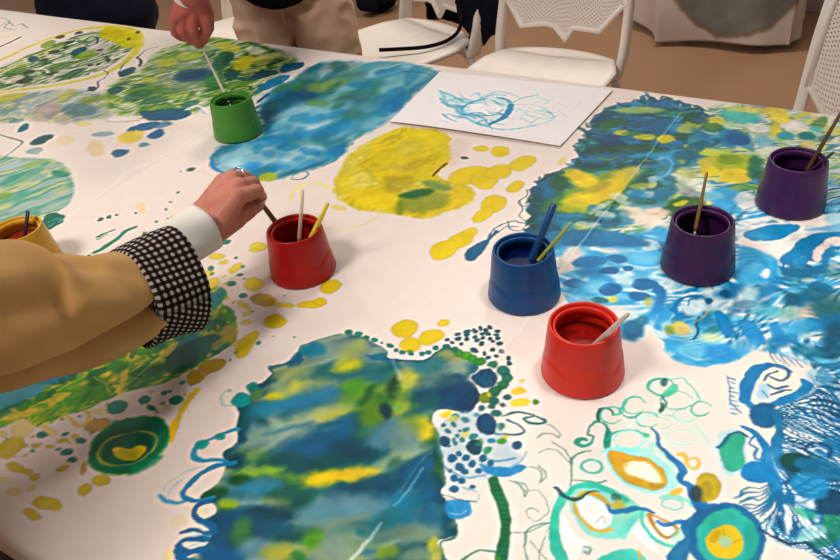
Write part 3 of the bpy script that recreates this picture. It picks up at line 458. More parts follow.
    F=s([(322,215),(350,185),(400,170),(430,110),(500,110),(500,575),(440,575),(400,545),(330,520),(300,500),(310,470),(330,440),(325,400),(318,340),(325,280)])
    P((226,234,236),F,a=.55,soft=3)
    c.region(F,3,3)
    M(s([(300,100),(500,100),(500,580),(300,580)]),[(232,234,234),(60,140,184),(236,232,230),(28,104,150),(200,220,230),(40,124,172)],size=16,rot=28,stretch=3,contrast=1.5,a=.35,seed=41)
    c.ribbons(s([(318,100),(500,60),(500,580),(330,580)]),(22,104,160),size=5.2,rot=30,warp=2.0,wf=.10,fill=.56,a=.92,seed=43,sharp=3); c.ribbons(s([(318,100),(500,60),(500,580),(330,580)]),(8,66,112),size=9,rot=24,warp=2.,wf=.09,fill=.30,a=.8,seed=47,sharp=2)
    c.clip=None
    for k in range(8):                                         # feather lines falling to the right
        x0=322+_r2.rand()*30; y0=190+k*18; 
        L((26+_r2.randint(30),96+_r2.randint(40),150+_r2.randint(30)),s([(x0,y0),(x0+45,y0+14+_r2.rand()*8),(x0+95,y0+30+_r2.rand()*14),(x0+150,y0+62+_r2.rand()*20)]),[2.2,1.8,2.2,1.4],a=.9)
        L((236,236,234),s([(x0+10,y0+5),(x0+55,y0+18),(x0+100,y0+38)]),[.8,1.4,1],a=.7)
    L((24,110,172),s([(300,102),(272,118),(254,150),(248,185)]),[8,12,13,10],a=.95); L((26,116,176),s([(248,185),(275,202),(315,196),(350,180),(380,165),(392,150),(380,138)]),[7,8,8,9,11,11,6],a=.95); L((24,104,160),s([(300,102),(330,108),(350,120)]),[5,6,3],a=.85)
    for pts in [[(300,150),(320,160),(345,150)],[(290,140),(300,125),(320,118)],[(310,175),(330,165),(350,162)],[(305,130),(330,140),(345,128),(340,112)],[(300,180),(290,165)]]: L((28,84,124),s(pts),2.4,a=.85)
    E((150,196,220),*s8(290,165),8,9,0,a=.6,soft=3); E((12,84,142),*s8(290,222),13,13,0,a=.96,soft=1.4,edge=.2)
    L((26,108,168),s([(205,130),(212,160),(215,190),(240,215)]),[1.5,2,2,1.5],a=.7)
    for k in range(9): L((60,130,180),s([(208+_r2.rand()*8,135+k*10),(222+_r2.rand()*12,138+k*10)]),1.8,a=.75)
    P((160,206,214),s([(180,270),(200,255),(235,258),(250,285),(255,330),(235,360),(205,362),(185,335)]),a=.6,soft=2.5); P((62,166,142),s([(190,310),(200,280),(225,268),(245,272),(240,305),(245,330),(225,350),(200,345)]),a=.95,soft=1.5,edge=.15); L((22,92,130),s([(188,300),(205,272),(230,264),(252,275)]),[2,3,3.6,3],a=.85)
    L((24,112,172),s([(240,250),(270,268),(295,300),(296,330),(310,370),(325,410),(330,440)]),[4,8,9,13,14,12,9],a=.93); P((26,116,176),s([(240,340),(260,325),(290,330),(310,345),(320,370),(290,375),(255,372),(240,360)]),a=.95,soft=1.4); L((24,104,160),s([(318,215),(322,260),(318,300),(330,340)]),[8,8,10,10],a=.9)
    L((30,110,168),s([(265,275),(255,290),(275,300),(268,320),(290,325)]),[2,2.5,2.5,3],a=.9)
    for k in range(14):
        a0=math.radians(150-k*9.); r=60+_r2.rand()*50; x1=325+r*math.cos(a0); y1=400+abs(r*math.sin(a0))*.9
        L((24,100,156),s([(325,400),((325+x1)/2+_r2.randn()*4,(400+y1)/2+_r2.randn()*4),(x1,y1)]),[3.5,2.2,1.2],a=.85)
    for k in range(8): L((34,108,150),s([(310,380+k*5),(275+_r2.randn()*4,388+k*9),(250,392+k*8+_r2.randn()*4),(215+_r2.rand()*25,410+k*6)]),[3,1.6,1.6,1],a=.8)
    P((240,242,240),s([(335,430),(350,445),(352,480),(342,500),(335,470)]),a=.85); P((238,240,236),s([(360,430),(385,450),(395,480),(372,470)]),a=.7)
    for x,y,rx,ry,ro,col,a in [(370,332,20,10,8,(10,66,78),.92),(350,325,10,6,0,(16,84,64),.7),(420,345,26,9,15,(16,100,150),.85),(445,425,16,13,0,(12,56,100),.92),(400,385,22,12,10,(30,124,176),.75),(445,300,14,9,0,(24,110,170),.7),(450,480,12,14,-40,(40,134,104),.8),(385,450,12,5,20,(70,170,140),.7),(400,500,16,9,-20,(190,216,206),.6),(430,520,14,5,-20,(30,124,110),.8),(420,130,14,10,0,(140,190,214),.6)]:
        E(col,*s8(x,y),rx,ry,ro,a=a,soft=2.5,rough=2)
    L((18,72,120),s([(385,300),(400,285),(430,290),(450,305),(440,320)]),3,a=.85); L((236,232,232),s([(395,300),(415,296),(435,308)]),3,a=.7)
    L((16,72,112),s([(285,492),(320,508),(350,522),(390,522),(420,545),(470,565)]),[3,4,3,3.5,3],a=.93); L((150,210,205),s([(300,470),(340,505),(380,512),(420,495)]),3,a=.5,soft=1.5)
    for k in range(0):                                         # dark knotted scribble along the right margin
        x=425+_r2.rand()*45; y=85+k*8; L((14,64,108),s([(x,y),(x+12*_r2.randn(),y+12),(x+14*_r2.randn(),y+20),(x+6,y+30)]),[2,3,2],a=.85)
    for k in range(10): L((30,96,140),s([(300+k*10,70+_r2.rand()*8),(306+k*12,88),(322+k*14,100+_r2.rand()*10)]),[1.6,1.6,1],a=.6)
    # turquoise scrolls above
    for x,y,rx,ry,w in [(662,386,13,9,3.),(634,405,12,9,3.),(700,408,10,7,2),(648,420,12,8,1.6),(676,400,16,9,1.4),(612,415,11,8,2.4)]:
        L((70,178,156),[(x+rx*math.cos(t),y+ry*math.sin(t)) for t in np.linspace(.6,6.0,10)],[w*.5,w,w*1.2,w*.6],a=.8)
    P((90,196,160),[(664,391),(672,384),(680,384),(676,392),(668,397),(660,396)],a=.8); E((30,100,90),664,381,4,5,20,a=.7,soft=1.4); L((110,200,180),[(672,378),(684,378),(694,388),(699,398)],2.4,a=.6); L((40,120,110),[(662,396),(666,404),(660,410)],3,a=.7)
    L((170,220,210),[(628,428),(648,415),(672,416),(698,430),(712,450)],2,a=.55); L((170,220,210),[(588,470),(600,455),(622,446)],2,a=.55)
    paint_right(c)
def paint_right(c):
    P, E, L, M = c.poly, c.ell, c.line, c.mottle
    # ---- blue field on the right
    R=[(560,240),(575,228),(600,222),(640,226),(690,215),(720,190),(760,150),(800,160),(860,185),(870,240),(870,420),(838,372),(822,366),(800,360),(770,352),(748,352),(735,362),(705,366),(680,362),(664,352),(664,342),(655,334),(650,322),(640,338),(626,340),(600,330),(580,320),(566,300),(556,285),(560,262)]
    c.region(R,2.,2.5)
    M([(540,140),(880,140),(880,420),(540,420)],[(150,200,218),(90,168,204),(196,216,220),(60,150,200),(120,186,212),(232,222,214),(50,136,188)],size=20,rot=5,stretch=2.2,contrast=1.8,seed=51)
    c.ribbons([(700,225),(760,160),(870,150),(870,420),(760,350),(700,350),(680,300)],(14,92,144),size=13,rot=-18,warp=2.2,wf=.16,fill=.42,a=.75,seed=53,sharp=2,soft=6); c.ribbons([(700,225),(760,160),(870,150),(870,420),(760,350),(700,350),(640,340),(660,290)],(234,232,228),size=15,rot=-14,warp=2.2,wf=.17,fill=.22,a=.75,seed=57,sharp=2,soft=5)
    for x,y,rx,ry,ro,col,a,so in [(585,238,30,8,-4,(26,100,150),.9,4),(620,240,28,8,0,(36,120,180),.8,5),(640,258,26,8,5,(96,178,216),.85,5),(668,246,16,12,20,(70,160,206),.7,5),(575,252,8,8,0,(226,212,200),.9,3),(566,262,10,12,30,(224,210,200),.95,3),
        (590,262,18,5.5,-6,(26,104,164),.92,2),(594,272,16,6,0,(30,108,164),.85,3),(617,259,11,4,6,(26,100,160),.85,2),(610,271,10,4,-4,(20,84,146),.95,1.4),(628,269,5.5,3,0,(20,90,150),.95,1.2),(574,284,10,5,0,(24,96,156),.95,1.8),(611,290,12,6,-2,(20,92,158),.95,1.4),(644,284,13,6,0,(20,92,156),.95,1.4),(639,296,10,5,4,(20,92,156),.95,1.4),
        (657,290,7,5,30,(26,102,166),.9,1.8),(660,301,6,10,10,(28,106,170),.9,2.5),(658,310,8,6,0,(40,124,190),.9,2.5),(600,301,10,4,0,(22,104,130),.95,1.4),(614,300,5,3,0,(210,200,90),.9,1.6),(604,313,22,8,0,(212,214,210),.85,4),(620,312,14,7,0,(220,214,208),.7,4),(648,302,4,5,0,(160,170,110),.8,2),
        (632,330,11,9,-40,(26,92,140),.95,2.5),(640,322,8,5,-30,(36,110,140),.8,2),(576,300,18,5,0,(120,176,200),.8,4),(590,285,16,5,0,(110,176,206),.7,4),(626,282,7,5,0,(180,206,214),.7,3),(630,222,12,6,10,(190,206,200),.7,4)]:
        E(col,x,y,rx,ry,ro,a=a,soft=so,rough=1.2)
    r7=np.random.RandomState(21)
    for k in range(110):
        x=570+r7.rand()*270; y=232+r7.rand()*128
        if (y>330 and x<664) or (560<x<664 and 262<y<315): continue
        E([(24,96,150),(60,146,196),(220,224,220),(18,80,130),(110,176,200),(60,130,130),(236,224,214)][r7.randint(7)],x,y,3+r7.rand()*9,2+r7.rand()*4,r7.randn()*30,a=.6,soft=1.8,rough=2)
    q=lambda pts:[(630+x/4.,200+y/4.) for x,y in pts]
    # big leaf and wave shapes on the far right
    P((238,228,222),q([(430,160),(470,120),(520,95),(600,90),(700,75),(840,50),(840,130),(760,130),(700,160),(640,210),(600,240),(540,230),(500,195)]),a=.92,soft=3)
    P((36,134,190),q([(450,135),(520,110),(600,98),(675,103),(640,135),(580,160),(500,158)]),a=.95,soft=1.5,edge=.2); P((30,122,180),q([(600,238),(650,190),(700,150),(760,132),(830,128),(870,134),(870,150),(800,150),(760,175),(720,235),(700,262),(650,262)]),a=.95,soft=1.6,edge=.2)
    P((60,150,204),q([(690,120),(760,108),(840,92),(870,100),(870,126),(760,124)]),a=.55,soft=2); P((234,214,204),q([(730,215),(745,185),(790,165),(800,178),(780,210),(760,245),(740,245)]),a=.9,soft=1.5); L((34,120,170),q([(850,185),(800,195),(780,225),(785,255),(830,280)]),[5,6,6,5,6],a=.9)
    P((60,160,210),q([(440,190),(520,200),(590,240),(600,290),(560,330),(470,340),(430,320)]),a=.8,soft=4); P((30,108,160),q([(590,262),(680,270),(750,262),(780,250),(790,275),(740,300),(640,300)]),a=.8,soft=2.5); L((36,110,140),q([(580,305),(640,335),(720,340),(770,315)]),2,a=.8)
    E((224,228,226),*q([(538,292)])[0],5,5,0,a=.9,soft=2); E((210,210,196),*q([(715,320)])[0],7,2.5,0,a=.7,soft=1.5); E((30,90,130),*q([(690,290)])[0],20,6,0,a=.6,soft=4)
    P((150,206,224),q([(780,60),(870,50),(870,95),(800,90)]),a=.6,soft=3); E((226,216,208),*q([(825,170)])[0],5,3,0,a=.8,soft=2); E((200,190,180),*q([(815,265)])[0],6,4,0,a=.6,soft=2)
    for x,y,rx,ry,ro,col,a,so in [(470,415,13,6,0,(236,212,204),.8,4),(470,372,16,7,0,(214,226,226),.75,4),(400,415,10,10,0,(200,214,216),.6,4),(465,418,13,4,-5,(70,130,160),.7,2),(390,370,16,7,-20,(30,104,164),.85,3),(380,375,6,5,0,(16,64,110),.7,2),(330,415,14,8,0,(190,206,210),.7,4),(560,350,14,6,-40,(40,130,190),.8,3),
        (690,400,16,10,0,(20,100,140),.85,4),(650,400,10,7,0,(14,78,120),.85,3),(745,380,14,9,0,(24,92,130),.85,3),(730,440,12,7,0,(200,180,160),.7,3),(660,450,14,7,0,(206,196,180),.7,3),(600,450,20,6,0,(120,186,180),.6,4),(540,440,14,8,0,(90,176,200),.7,4),
        (790,440,16,12,0,(30,92,110),.8,4),(820,420,12,14,0,(60,110,110),.7,4),(800,490,16,10,0,(24,92,150),.8,4),(700,500,16,6,0,(60,150,200),.8,3),(640,520,20,7,0,(80,160,196),.7,4)]:
        X,Y=q([(x,y)])[0]; E(col,X,Y,rx,ry,ro,a=a,soft=so,rough=1.5)
    # broken ring and small leaves below the pot
    L((28,116,176),q([(195,470),(185,430),(205,395),(250,382),(295,390),(310,410)]),[5,5.5,4,2.6,2],a=.93); E((214,226,228),*q([(250,430)])[0],12,8,0,a=.85,soft=3); L((40,120,170),q([(230,420),(240,400),(270,395)]),2,a=.8); E((20,80,130),*q([(315,405)])[0],4,3.4,0,a=.85)
    P((36,126,190),q([(335,455),(365,450),(400,490),(430,540),(395,545),(355,505)]),a=.93,soft=1.3,edge=.15); P((40,130,192),q([(430,480),(480,480),(510,520),(540,575),(480,570),(450,520)]),a=.93,soft=1.3,edge=.15); P((50,136,196),q([(560,500),(590,490),(620,540),(610,570),(570,560)]),a=.85,soft=2)
    E((216,196,110),*q([(200,510)])[0],8,6,0,a=.95,soft=2); E((150,160,60),*q([(160,520)])[0],5,5,0,a=.8,soft=2); L((44,90,110),q([(280,470),(265,500),(275,530),(255,555)]),[4,3,4,3],a=.85); L((200,180,150),q([(310,440),(290,470),(255,490)]),3,a=.6)
    E((84,160,196),*q([(180,570)])[0],14,6,0,a=.7,soft=3); E((220,226,226),*q([(330,560)])[0],12,6,0,a=.5,soft=3)
    # edge of the blue field next to the scrolls
    for x,y,rx,ry,ro,col,a,so in [(672,345,9,7,20,(60,150,196),.9,3),(700,350,24,9,0,(110,182,214),.85,4),(720,352,14,9,0,(40,124,190),.8,4),(684,330,8,6,0,(190,180,130),.6,3),(744,345,14,6,-10,(90,160,200),.8,4),(712,338,10,5,0,(190,204,160),.7,3),(780,342,14,6,0,(30,110,170),.8,3),(812,352,20,6,10,(40,110,140),.8,3),(834,340,12,20,0,(24,80,116),.85,4)]:
        E(col,x,y,rx,ry,ro,a=a,soft=so,rough=1.5)
    c.clip=None
    # ---- upper right: mixed blues, creams and yellows
    M([(640,140),(700,112),(730,104),(790,110),(830,120),(870,124),(870,190),(800,170),(770,160),(740,190),(720,205),(680,222),(640,232),(600,236),(580,226),(600,196),(630,160)],
      [(228,222,206),(150,190,190),(206,206,120),(60,134,160),(222,216,196),(110,160,120),(190,200,196)],size=13,rot=-5,stretch=2.2,contrast=2.1,a=.9,soft=4,seed=61)
    r8=np.random.RandomState(31)
    for k in range(70):
        x=650+r8.rand()*185; y=112+r8.rand()*90; E([(60,140,176),(206,196,80),(70,120,60),(228,222,210),(24,104,130),(150,190,130),(236,226,216)][r8.randint(7)],x,y,3+r8.rand()*9,2+r8.rand()*3.5,r8.randn()*20,a=.6,soft=2,rough=2)
    for x,y,rx,ry,ro,col,a,so in [(740,116,20,8,8,(84,184,174),.9,4),(750,110,24,3.5,3,(222,206,120),.8,3),(778,114,14,8,30,(228,206,96),.9,3),(776,130,5,8,10,(222,200,70),.9,3),(712,124,12,6,0,(206,196,70),.9,3),(697,130,8,6,0,(90,130,60),.7,3),(730,126,14,3,0,(190,214,190),.7,3),
        (730,138,20,8,5,(26,110,160),.92,4),(738,140,12,6,10,(16,84,144),.9,3),(709,142,11,6,0,(22,100,128),.92,2.5),(712,136,9,3,0,(80,170,180),.8,2),(757,128,14,5,10,(236,228,222),.8,4),(786,136,8,4.5,10,(60,150,180),.85,2.5),(806,136,9,4.5,0,(40,128,128),.9,2),(816,129,8,3,0,(110,190,196),.8,2.5),(796,126,12,5,0,(234,226,220),.8,4),(808,145,8,4,0,(226,206,140),.7,3),
        (764,142,10,6,20,(120,176,196),.8,3),(775,152,20,6,0,(226,220,214),.8,4),(696,146,6,5,0,(206,196,60),.85,2),(715,153,18,4,0,(196,206,90),.8,3),(712,163,14,6,0,(206,192,80),.9,3),(738,165,26,10,-4,(170,176,50),.92,4),(730,160,14,5,0,(120,150,44),.8,3),(736,176,18,7,0,(218,194,60),.92,3),(709,172,10,6,0,(212,190,40),.9,3),(755,168,8,12,0,(30,110,100),.85,4),(762,178,6,8,0,(50,100,60),.8,3),
        (745,187,16,4,0,(110,150,60),.7,3),(726,196,20,8,10,(60,150,200),.85,4),(700,186,14,7,10,(226,222,214),.7,4),(708,196,16,5,0,(130,184,206),.8,4),(748,200,14,8,10,(220,218,212),.8,4),(728,207,16,5,20,(70,160,210),.8,3),(688,192,12,6,20,(150,150,140),.7,3),(672,186,16,8,0,(176,186,168),.85,4),(686,174,12,6,0,(196,196,130),.8,4),
        (686,204,20,7,-4,(56,104,40),.92,3.5),(672,210,12,6,0,(30,90,60),.85,3),(682,203,8,2.5,-10,(196,188,40),.9,2),(700,208,10,4,10,(80,120,50),.8,3),(664,196,14,7,-30,(30,110,120),.85,4),(658,212,12,5,0,(236,206,190),.8,4),(642,219,22,6,6,(238,220,210),.92,4),(632,211,12,6,0,(230,216,200),.9,4),(620,214,10,6,0,(110,160,150),.7,4),(610,222,24,6,-4,(70,140,176),.85,4),
        (660,176,9,9,0,(206,196,70),.8,3),(640,196,18,8,-20,(40,120,160),.85,5),(650,204,18,4,0,(80,146,170),.8,4),(676,224,22,4,0,(206,206,200),.8,4),(700,220,16,4,0,(90,176,210),.8,3)]:
        E(col,x,y,rx,ry,ro,a=a,soft=so,rough=2)
    # dark serrated patch, upper right
    R=[(597,117),(606,109),(620,104),(637,101),(643,95),(647,99),(652,96),(657,100),(668,98),(680,102),(681,106),(690,104),(692,108),(699,108),(704,114),(702,122),(696,128),(698,138),(690,148),(694,156),(684,166),(676,172),(668,178),(652,186),(638,196),(620,206),(606,216),(596,222),(576,230),(556,240),(540,238),(527,236),(524,230),(530,224),(526,220),(533,216),(528,211),(533,206),(528,200),(534,196),(529,190),(537,186),(534,181),(542,180),(546,174),(556,174),(563,169),(574,165),(571,160),(579,157),(575,150),(582,147),(578,140),(586,138),(584,132),(592,129),(589,123)]
    c.region(R,1.,1.)
    M([(510,85),(720,85),(720,250),(510,250)],[(14,76,124),(24,100,120),(30,112,170),(26,88,70),(18,100,154),(48,114,64),(70,160,200),(20,80,116)],size=9,rot=4,stretch=3.6,contrast=2.1,seed=71)
    for x,y,rx,ry,ro,col,a,so in [(622,104,24,4,-4,(36,130,190),.85,3),(640,110,26,3.4,0,(176,190,120),.85,2.5),(668,104,18,4,0,(24,96,160),.85,3),(600,118,14,6,0,(14,60,110),.85,4),(640,121,34,5,0,(24,80,130),.7,5),(672,122,18,5,0,(20,96,160),.7,4),(690,118,10,6,0,(24,90,60),.8,3),(612,124,16,4,-10,(60,110,50),.7,3),
        (645,137,11,3,0,(186,184,50),.92,2),(666,139,9,4,0,(200,186,30),.95,2),(622,133,8,3,0,(196,194,90),.85,2),(632,134,10,2.5,0,(80,130,70),.7,2),(610,142,14,7,0,(16,54,110),.85,4),(660,130,20,4,4,(20,90,150),.8,4),(684,136,10,4,0,(24,86,64),.8,3),(600,152,22,6,0,(22,80,60),.8,4),(640,148,28,3,0,(36,90,60),.8,3),(650,156,22,3,0,(60,150,196),.7,3),(606,157,20,4,0,(30,112,160),.7,4),
        (640,164,24,4,-6,(16,64,90),.8,4),(664,158,12,6,0,(60,140,190),.7,3),(672,166,12,6,0,(190,186,150),.7,3),(668,172,12,6,0,(196,190,60),.8,3),(592,166,16,4,0,(14,70,80),.8,4),(682,158,10,4,0,(26,100,110),.8,3),
        (546,190,14,14,0,(18,92,140),.9,5),(556,180,12,8,0,(24,100,150),.8,5),(536,205,8,14,0,(20,80,70),.9,4),(544,212,14,14,0,(24,86,100),.8,5),(560,182,10,10,30,(40,90,50),.8,4),(558,205,16,9,-30,(80,130,60),.85,4),(574,174,16,5,10,(206,190,50),.9,3),(600,186,36,12,-18,(150,160,50),.85,4),(584,180,15,8,16,(216,192,22),.97,3),(594,197,32,8,-10,(214,190,26),.97,3),(614,184,26,8,-22,(212,190,36),.97,3),(596,188,16,4,-20,(150,140,50),.6,3),(626,172,14,5,-10,(206,190,60),.9,3),(578,208,20,5,0,(190,186,40),.8,3),
        (606,206,20,5,-20,(60,116,50),.8,3),(640,182,14,7,-40,(30,100,80),.8,4),(560,222,24,9,0,(24,100,150),.9,5),(582,224,24,8,-6,(60,140,130),.75,5),(600,216,18,5,-20,(30,110,150),.85,4),(545,230,20,8,0,(18,72,110),.85,4),(636,172,14,5,-30,(160,176,150),.5,3)]:
        E(col,x,y,rx,ry,ro,a=a,soft=so,rough=2)
    r3=np.random.RandomState(5)
    for k in range(70):                                         # short sideways brush marks
        x=530+r3.rand()*175; y=98+r3.rand()*135; col=[(46,140,196),(20,76,60),(10,60,112),(90,176,206),(40,104,60),(150,166,60)][r3.randint(6)]
        if 555<x<645 and 165<y<215: continue
        w_=8+r3.rand()*16; L(col,[(x-w_/2,y+r3.randn()*1.5),(x,y+r3.randn()),(x+w_/2,y+r3.randn()*2)],[1.5,3+r3.rand()*3,1.5],a=.6,soft=1.6)
    c.clip=None
    for k in range(60):                                         # it bleeds into the wash on its right and below
        q=r3.rand(); xs_=[704,700,692,676,650,620,596,560,545]; ys_=[118,134,150,170,188,206,222,238,244]; x=np.interp(q*8,range(9),xs_)+r3.randn()*9; y=np.interp(q*8,range(9),ys_)+r3.randn()*6
        E([(30,110,160),(60,150,190),(40,104,70),(190,190,90),(210,210,196),(24,90,120)][r3.randint(6)],x,y,5+r3.rand()*10,2.5+r3.rand()*4,r3.randn()*15,a=.7,soft=2.4,rough=2)
    for k in range(26):                                         # the ragged left and upper edge
        x,y=[(597,117),(590,125),(586,134),(580,143),(578,152),(572,163),(556,172),(543,178),(536,187),(532,198),(531,208),(529,218),(528,229),(606,108),(622,104),(638,100),(650,97),(664,98),(680,102),(697,108),(702,116),(548,176),(583,129),(579,148),(534,192),(529,224)][k]
        L([(16,74,112),(24,84,70)][k%2],[(x+6,y+r3.randn()*2),(x-1,y+r3.randn()*2),(x-3-r3.rand()*2,y+r3.randn()*2)],[6,4,2],a=.8,soft=1.4)
    L((20,84,130),[(562,170),(552,173),(545,176)],1.6,a=.8); L((24,90,140),[(597,117),(606,109),(620,104),(637,101),(643,95),(652,97),(657,100),(680,102),(690,104),(699,108),(704,114),(703,121)],1.8,a=.8)
    L((60,150,200),[(575,160),(570,166),(564,170)],2.4,a=.7); E((60,140,140),581,147,4,5,0,a=.7); E((222,196,120),562,161,5,4,-40,a=.6,soft=2)
    E((30,116,170),665,168,14,9,-20,a=.7,soft=3); L((110,184,214),[(655,160),(668,158),(672,168),(664,176),(650,180)],[2,3,3,2],a=.7)
    # blue foot of the patch and thin scribbles beside the blue pot
    P((24,98,150),[(540,238),(556,232),(580,230),(610,230),(640,238),(650,246),(620,246),(590,246),(560,248),(545,252)],a=.8,soft=3)
    for pts,w in [([(487,238),(492,230),(502,224),(514,221),(526,223)],1.5),([(498,232),(506,226),(518,226)],1.2),([(526,222),(520,216),(523,208),(519,201),(526,196),(527,190)],1.1),([(506,221),(512,229),(524,230),(530,226)],1.3),([(520,200),(524,206),(529,204)],1)]: L((26,84,110),pts,w,a=.85,soft=.6,rough=.3)
    P((24,88,134),[(466,260),(464,254),(470,248),(478,243),(486,241),(484,249),(478,257),(471,262)],soft=1,edge=.2); L((24,88,134),[(484,243),(490,237),(496,231)],[5,3,5],a=.95)
    # folded creases where the sheets meet: their sheen painted in as pale lines
def paint_crease_sheen(c):
    for pts,w,a in [([(680,113),(664,134),(640,166),(616,198),(592,230),(575,253),(560,272),(536,306)],2.2,.5),([(536,308),(518,332),(500,356)],2.6,.55),([(430,452),(414,474),(400,492)],1.6,.3),([(366,540),(350,561)],2.4,.45),
        ([(205,130),(178,148),(150,163),(132,170),(112,186),(80,208),(60,222)],2.2,.55)]:
        c.line((240,232,226),pts,w,a=a,soft=1.1,rough=.4,vary=.02)
def paint_fish(c):
    L,E,P=c.line,c.ell,c.poly
    B1=(40,146,196); B2=(110,196,216); B3=(176,222,226)
    P((180,222,230),[(440,94),(450,96),(466,103),(486,98),(500,97),(514,104),(512,114),(502,122),(490,127),(474,122),(462,113),(448,108),(441,101)],a=.4,soft=3)
    E((246,242,244),487,110,17,6,8,a=.9,soft=2)
    for pts,w,col,a in [([(441,93),(452,97),(464,104),(478,101),(492,96),(506,97)],[3,3,3,3,2],B2,.8),([(442,100),(450,107),(462,109),(472,104),(486,100)],[4,5,3,3],B1,.65),([(446,104),(458,110),(466,118),(476,124),(490,127)],[3,4,4,4,4],B2,.85),
        ([(462,112),(468,106),(480,104)],2.4,B1,.6),([(472,117),(484,117),(496,116),(504,111)],[2,1.6,1.6,1],(60,140,150),.7),([(497,99),(506,101),(513,106)],[3,4,5],B1,.75),([(478,125),(492,129),(508,131),(524,129),(536,127)],[3,2.4,2,1.6],B2,.8),
        ([(484,97),(496,93),(510,95),(522,99)],[2,2.4,1.6],B3,.9),([(512,104),(524,99),(538,96)],[2,2.4,1.6],B2,.7),([(516,106),(532,106),(548,110)],[2,2,1.4],B3,.8),([(536,98),(548,102),(544,106)],1.6,B3,.8),([(548,112),(554,118),(546,124),(528,127)],[2,2,2],B2,.6),([(514,110),(530,113),(546,116)],1.4,B3,.8),
        ([(440,92),(446,99),(442,104)],3,B2,.7),([(450,96),(458,104)],2,B3,.8),([(456,112),(470,112)],1.6,B3,.8),([(558,104),(566,108),(560,112),(566,118)],1,(215,205,222),.7),([(572,100),(580,104),(574,110)],1,(215,205,222),.6)]:
        L(col,pts,w,a=a,soft=1)
    r5=np.random.RandomState(3)
    for k in range(34):
        x=446+r5.rand()*60; y=98+r5.rand()*26; 
        if (x-487)**2/18**2+(y-110)**2/6**2<1: continue
        L([B1,B2,B3][r5.randint(3)],[(x-7,y-2+r5.randn()*2),(x,y+r5.randn()*2),(x+8,y+2+r5.randn()*2)],[1,2.2+r5.rand()*1.5,1],a=.6,soft=1.1)
    for k in range(14):
        x=516+r5.rand()*36; y=98+r5.rand()*26; L([B2,B3][r5.randint(2)],[(x-9,y+r5.randn()*2),(x,y+r5.randn()*2),(x+8,y+r5.randn()*2)],[1,2,1],a=.55,soft=1.2)
    L((30,138,192),[(512,106),(508,114),(502,120),(492,125)],[6,6.5,6,5],a=.95,soft=1)
# ---------------------------------------------------------------- helpers
def lin(c): return tuple(((v / 255) / 12.92 if v / 255 <= .04045 else ((v / 255 + .055) / 1.055) ** 2.4) for v in c)
def mat(name, c, rough=.5, var=.12, scale=30., bump=0., bscale=80., spec=.5, trans=0., metal=0., coat=0., attr=False, sheen=0.):
    m = bpy.data.materials.new(name); m.use_nodes = True; nt = m.node_tree; N = nt.nodes; b = N['Principled BSDF']
    b.inputs['Roughness'].default_value = rough; b.inputs['Specular IOR Level'].default_value = spec
    b.inputs['Transmission Weight'].default_value = trans; b.inputs['Metallic'].default_value = metal
    b.inputs['Coat Weight'].default_value = coat; b.inputs['Sheen Weight'].default_value = sheen
    tc = N.new('ShaderNodeTexCoord'); no = N.new('ShaderNodeTexNoise'); no.inputs['Scale'].default_value = scale; no.inputs['Detail'].default_value = 4
    nt.links.new(tc.outputs['Object'], no.inputs['Vector'])
    if attr:
        a = N.new('ShaderNodeAttribute'); a.attribute_name = 'paint'; src = a.outputs['Color']
    else:
        a = N.new('ShaderNodeRGB'); a.outputs[0].default_value = lin(c) + (1,); src = a.outputs[0]
    mr = N.new('ShaderNodeMapRange'); mr.inputs[1].default_value = .3; mr.inputs[2].default_value = .7; mr.inputs[3].default_value = 1 - var; mr.inputs[4].default_value = 1 + var
    nt.links.new(no.outputs[0], mr.inputs[0])
    mx = N.new('ShaderNodeVectorMath'); mx.operation = 'SCALE'; nt.links.new(src, mx.inputs[0]); nt.links.new(mr.outputs[0], mx.inputs['Scale'])
    nt.links.new(mx.outputs[0], b.inputs['Base Color'])
    if bump:
        n2 = N.new('ShaderNodeTexNoise'); n2.inputs['Scale'].default_value = bscale; n2.inputs['Detail'].default_value = 5; nt.links.new(tc.outputs['Object'], n2.inputs['Vector'])
        bp = N.new('ShaderNodeBump'); bp.inputs['Strength'].default_value = bump; bp.inputs['Distance'].default_value = .002
        nt.links.new(n2.outputs[0], bp.inputs['Height']); nt.links.new(bp.outputs[0], b.inputs['Normal'])
    return m
def tag(o, label=None, cat=None, group=None, kind=None):
    if label: o['label'] = label
    if cat: o['category'] = cat
    if group: o['group'] = group
    if kind: o['kind'] = kind
    return o
def empty(name, loc, label, cat, group=None, rz=0):
    o = bpy.data.objects.new(name, None); COL.objects.link(o); o.location = loc; o.rotation_euler = (0, 0, rz); o.empty_display_size = .05
    return tag(o, label, cat, group)
def mk(name, V, F, m, parent=None, smooth=True, world=True):
    """one mesh object; V in world space (world=True) even when it gets a parent"""
    V = [tuple(v) for v in V]
    if parent is not None and world:
        org = parent.location if parent.parent is None else parent.parent.location
        V = [(v[0] - org[0], v[1] - org[1], v[2] - org[2]) for v in V]
    me = bpy.data.meshes.new(name); me.from_pydata(V, [], F); me.update()
    bm = bmesh.new(); bm.from_mesh(me); bmesh.ops.recalc_face_normals(bm, faces=bm.faces); bm.to_mesh(me); bm.free()
    if smooth: me.shade_smooth()
    me.materials.append(m)
    o = bpy.data.objects.new(name, me); COL.objects.link(o)
    if parent is not None: o.parent = parent
    return o
def join(*parts):
    V, F = [], []
    for v, f in parts:
        n = len(V); V += [tuple(p) for p in v]; F += [tuple(i + n for i in q) for q in f]
    return V, F
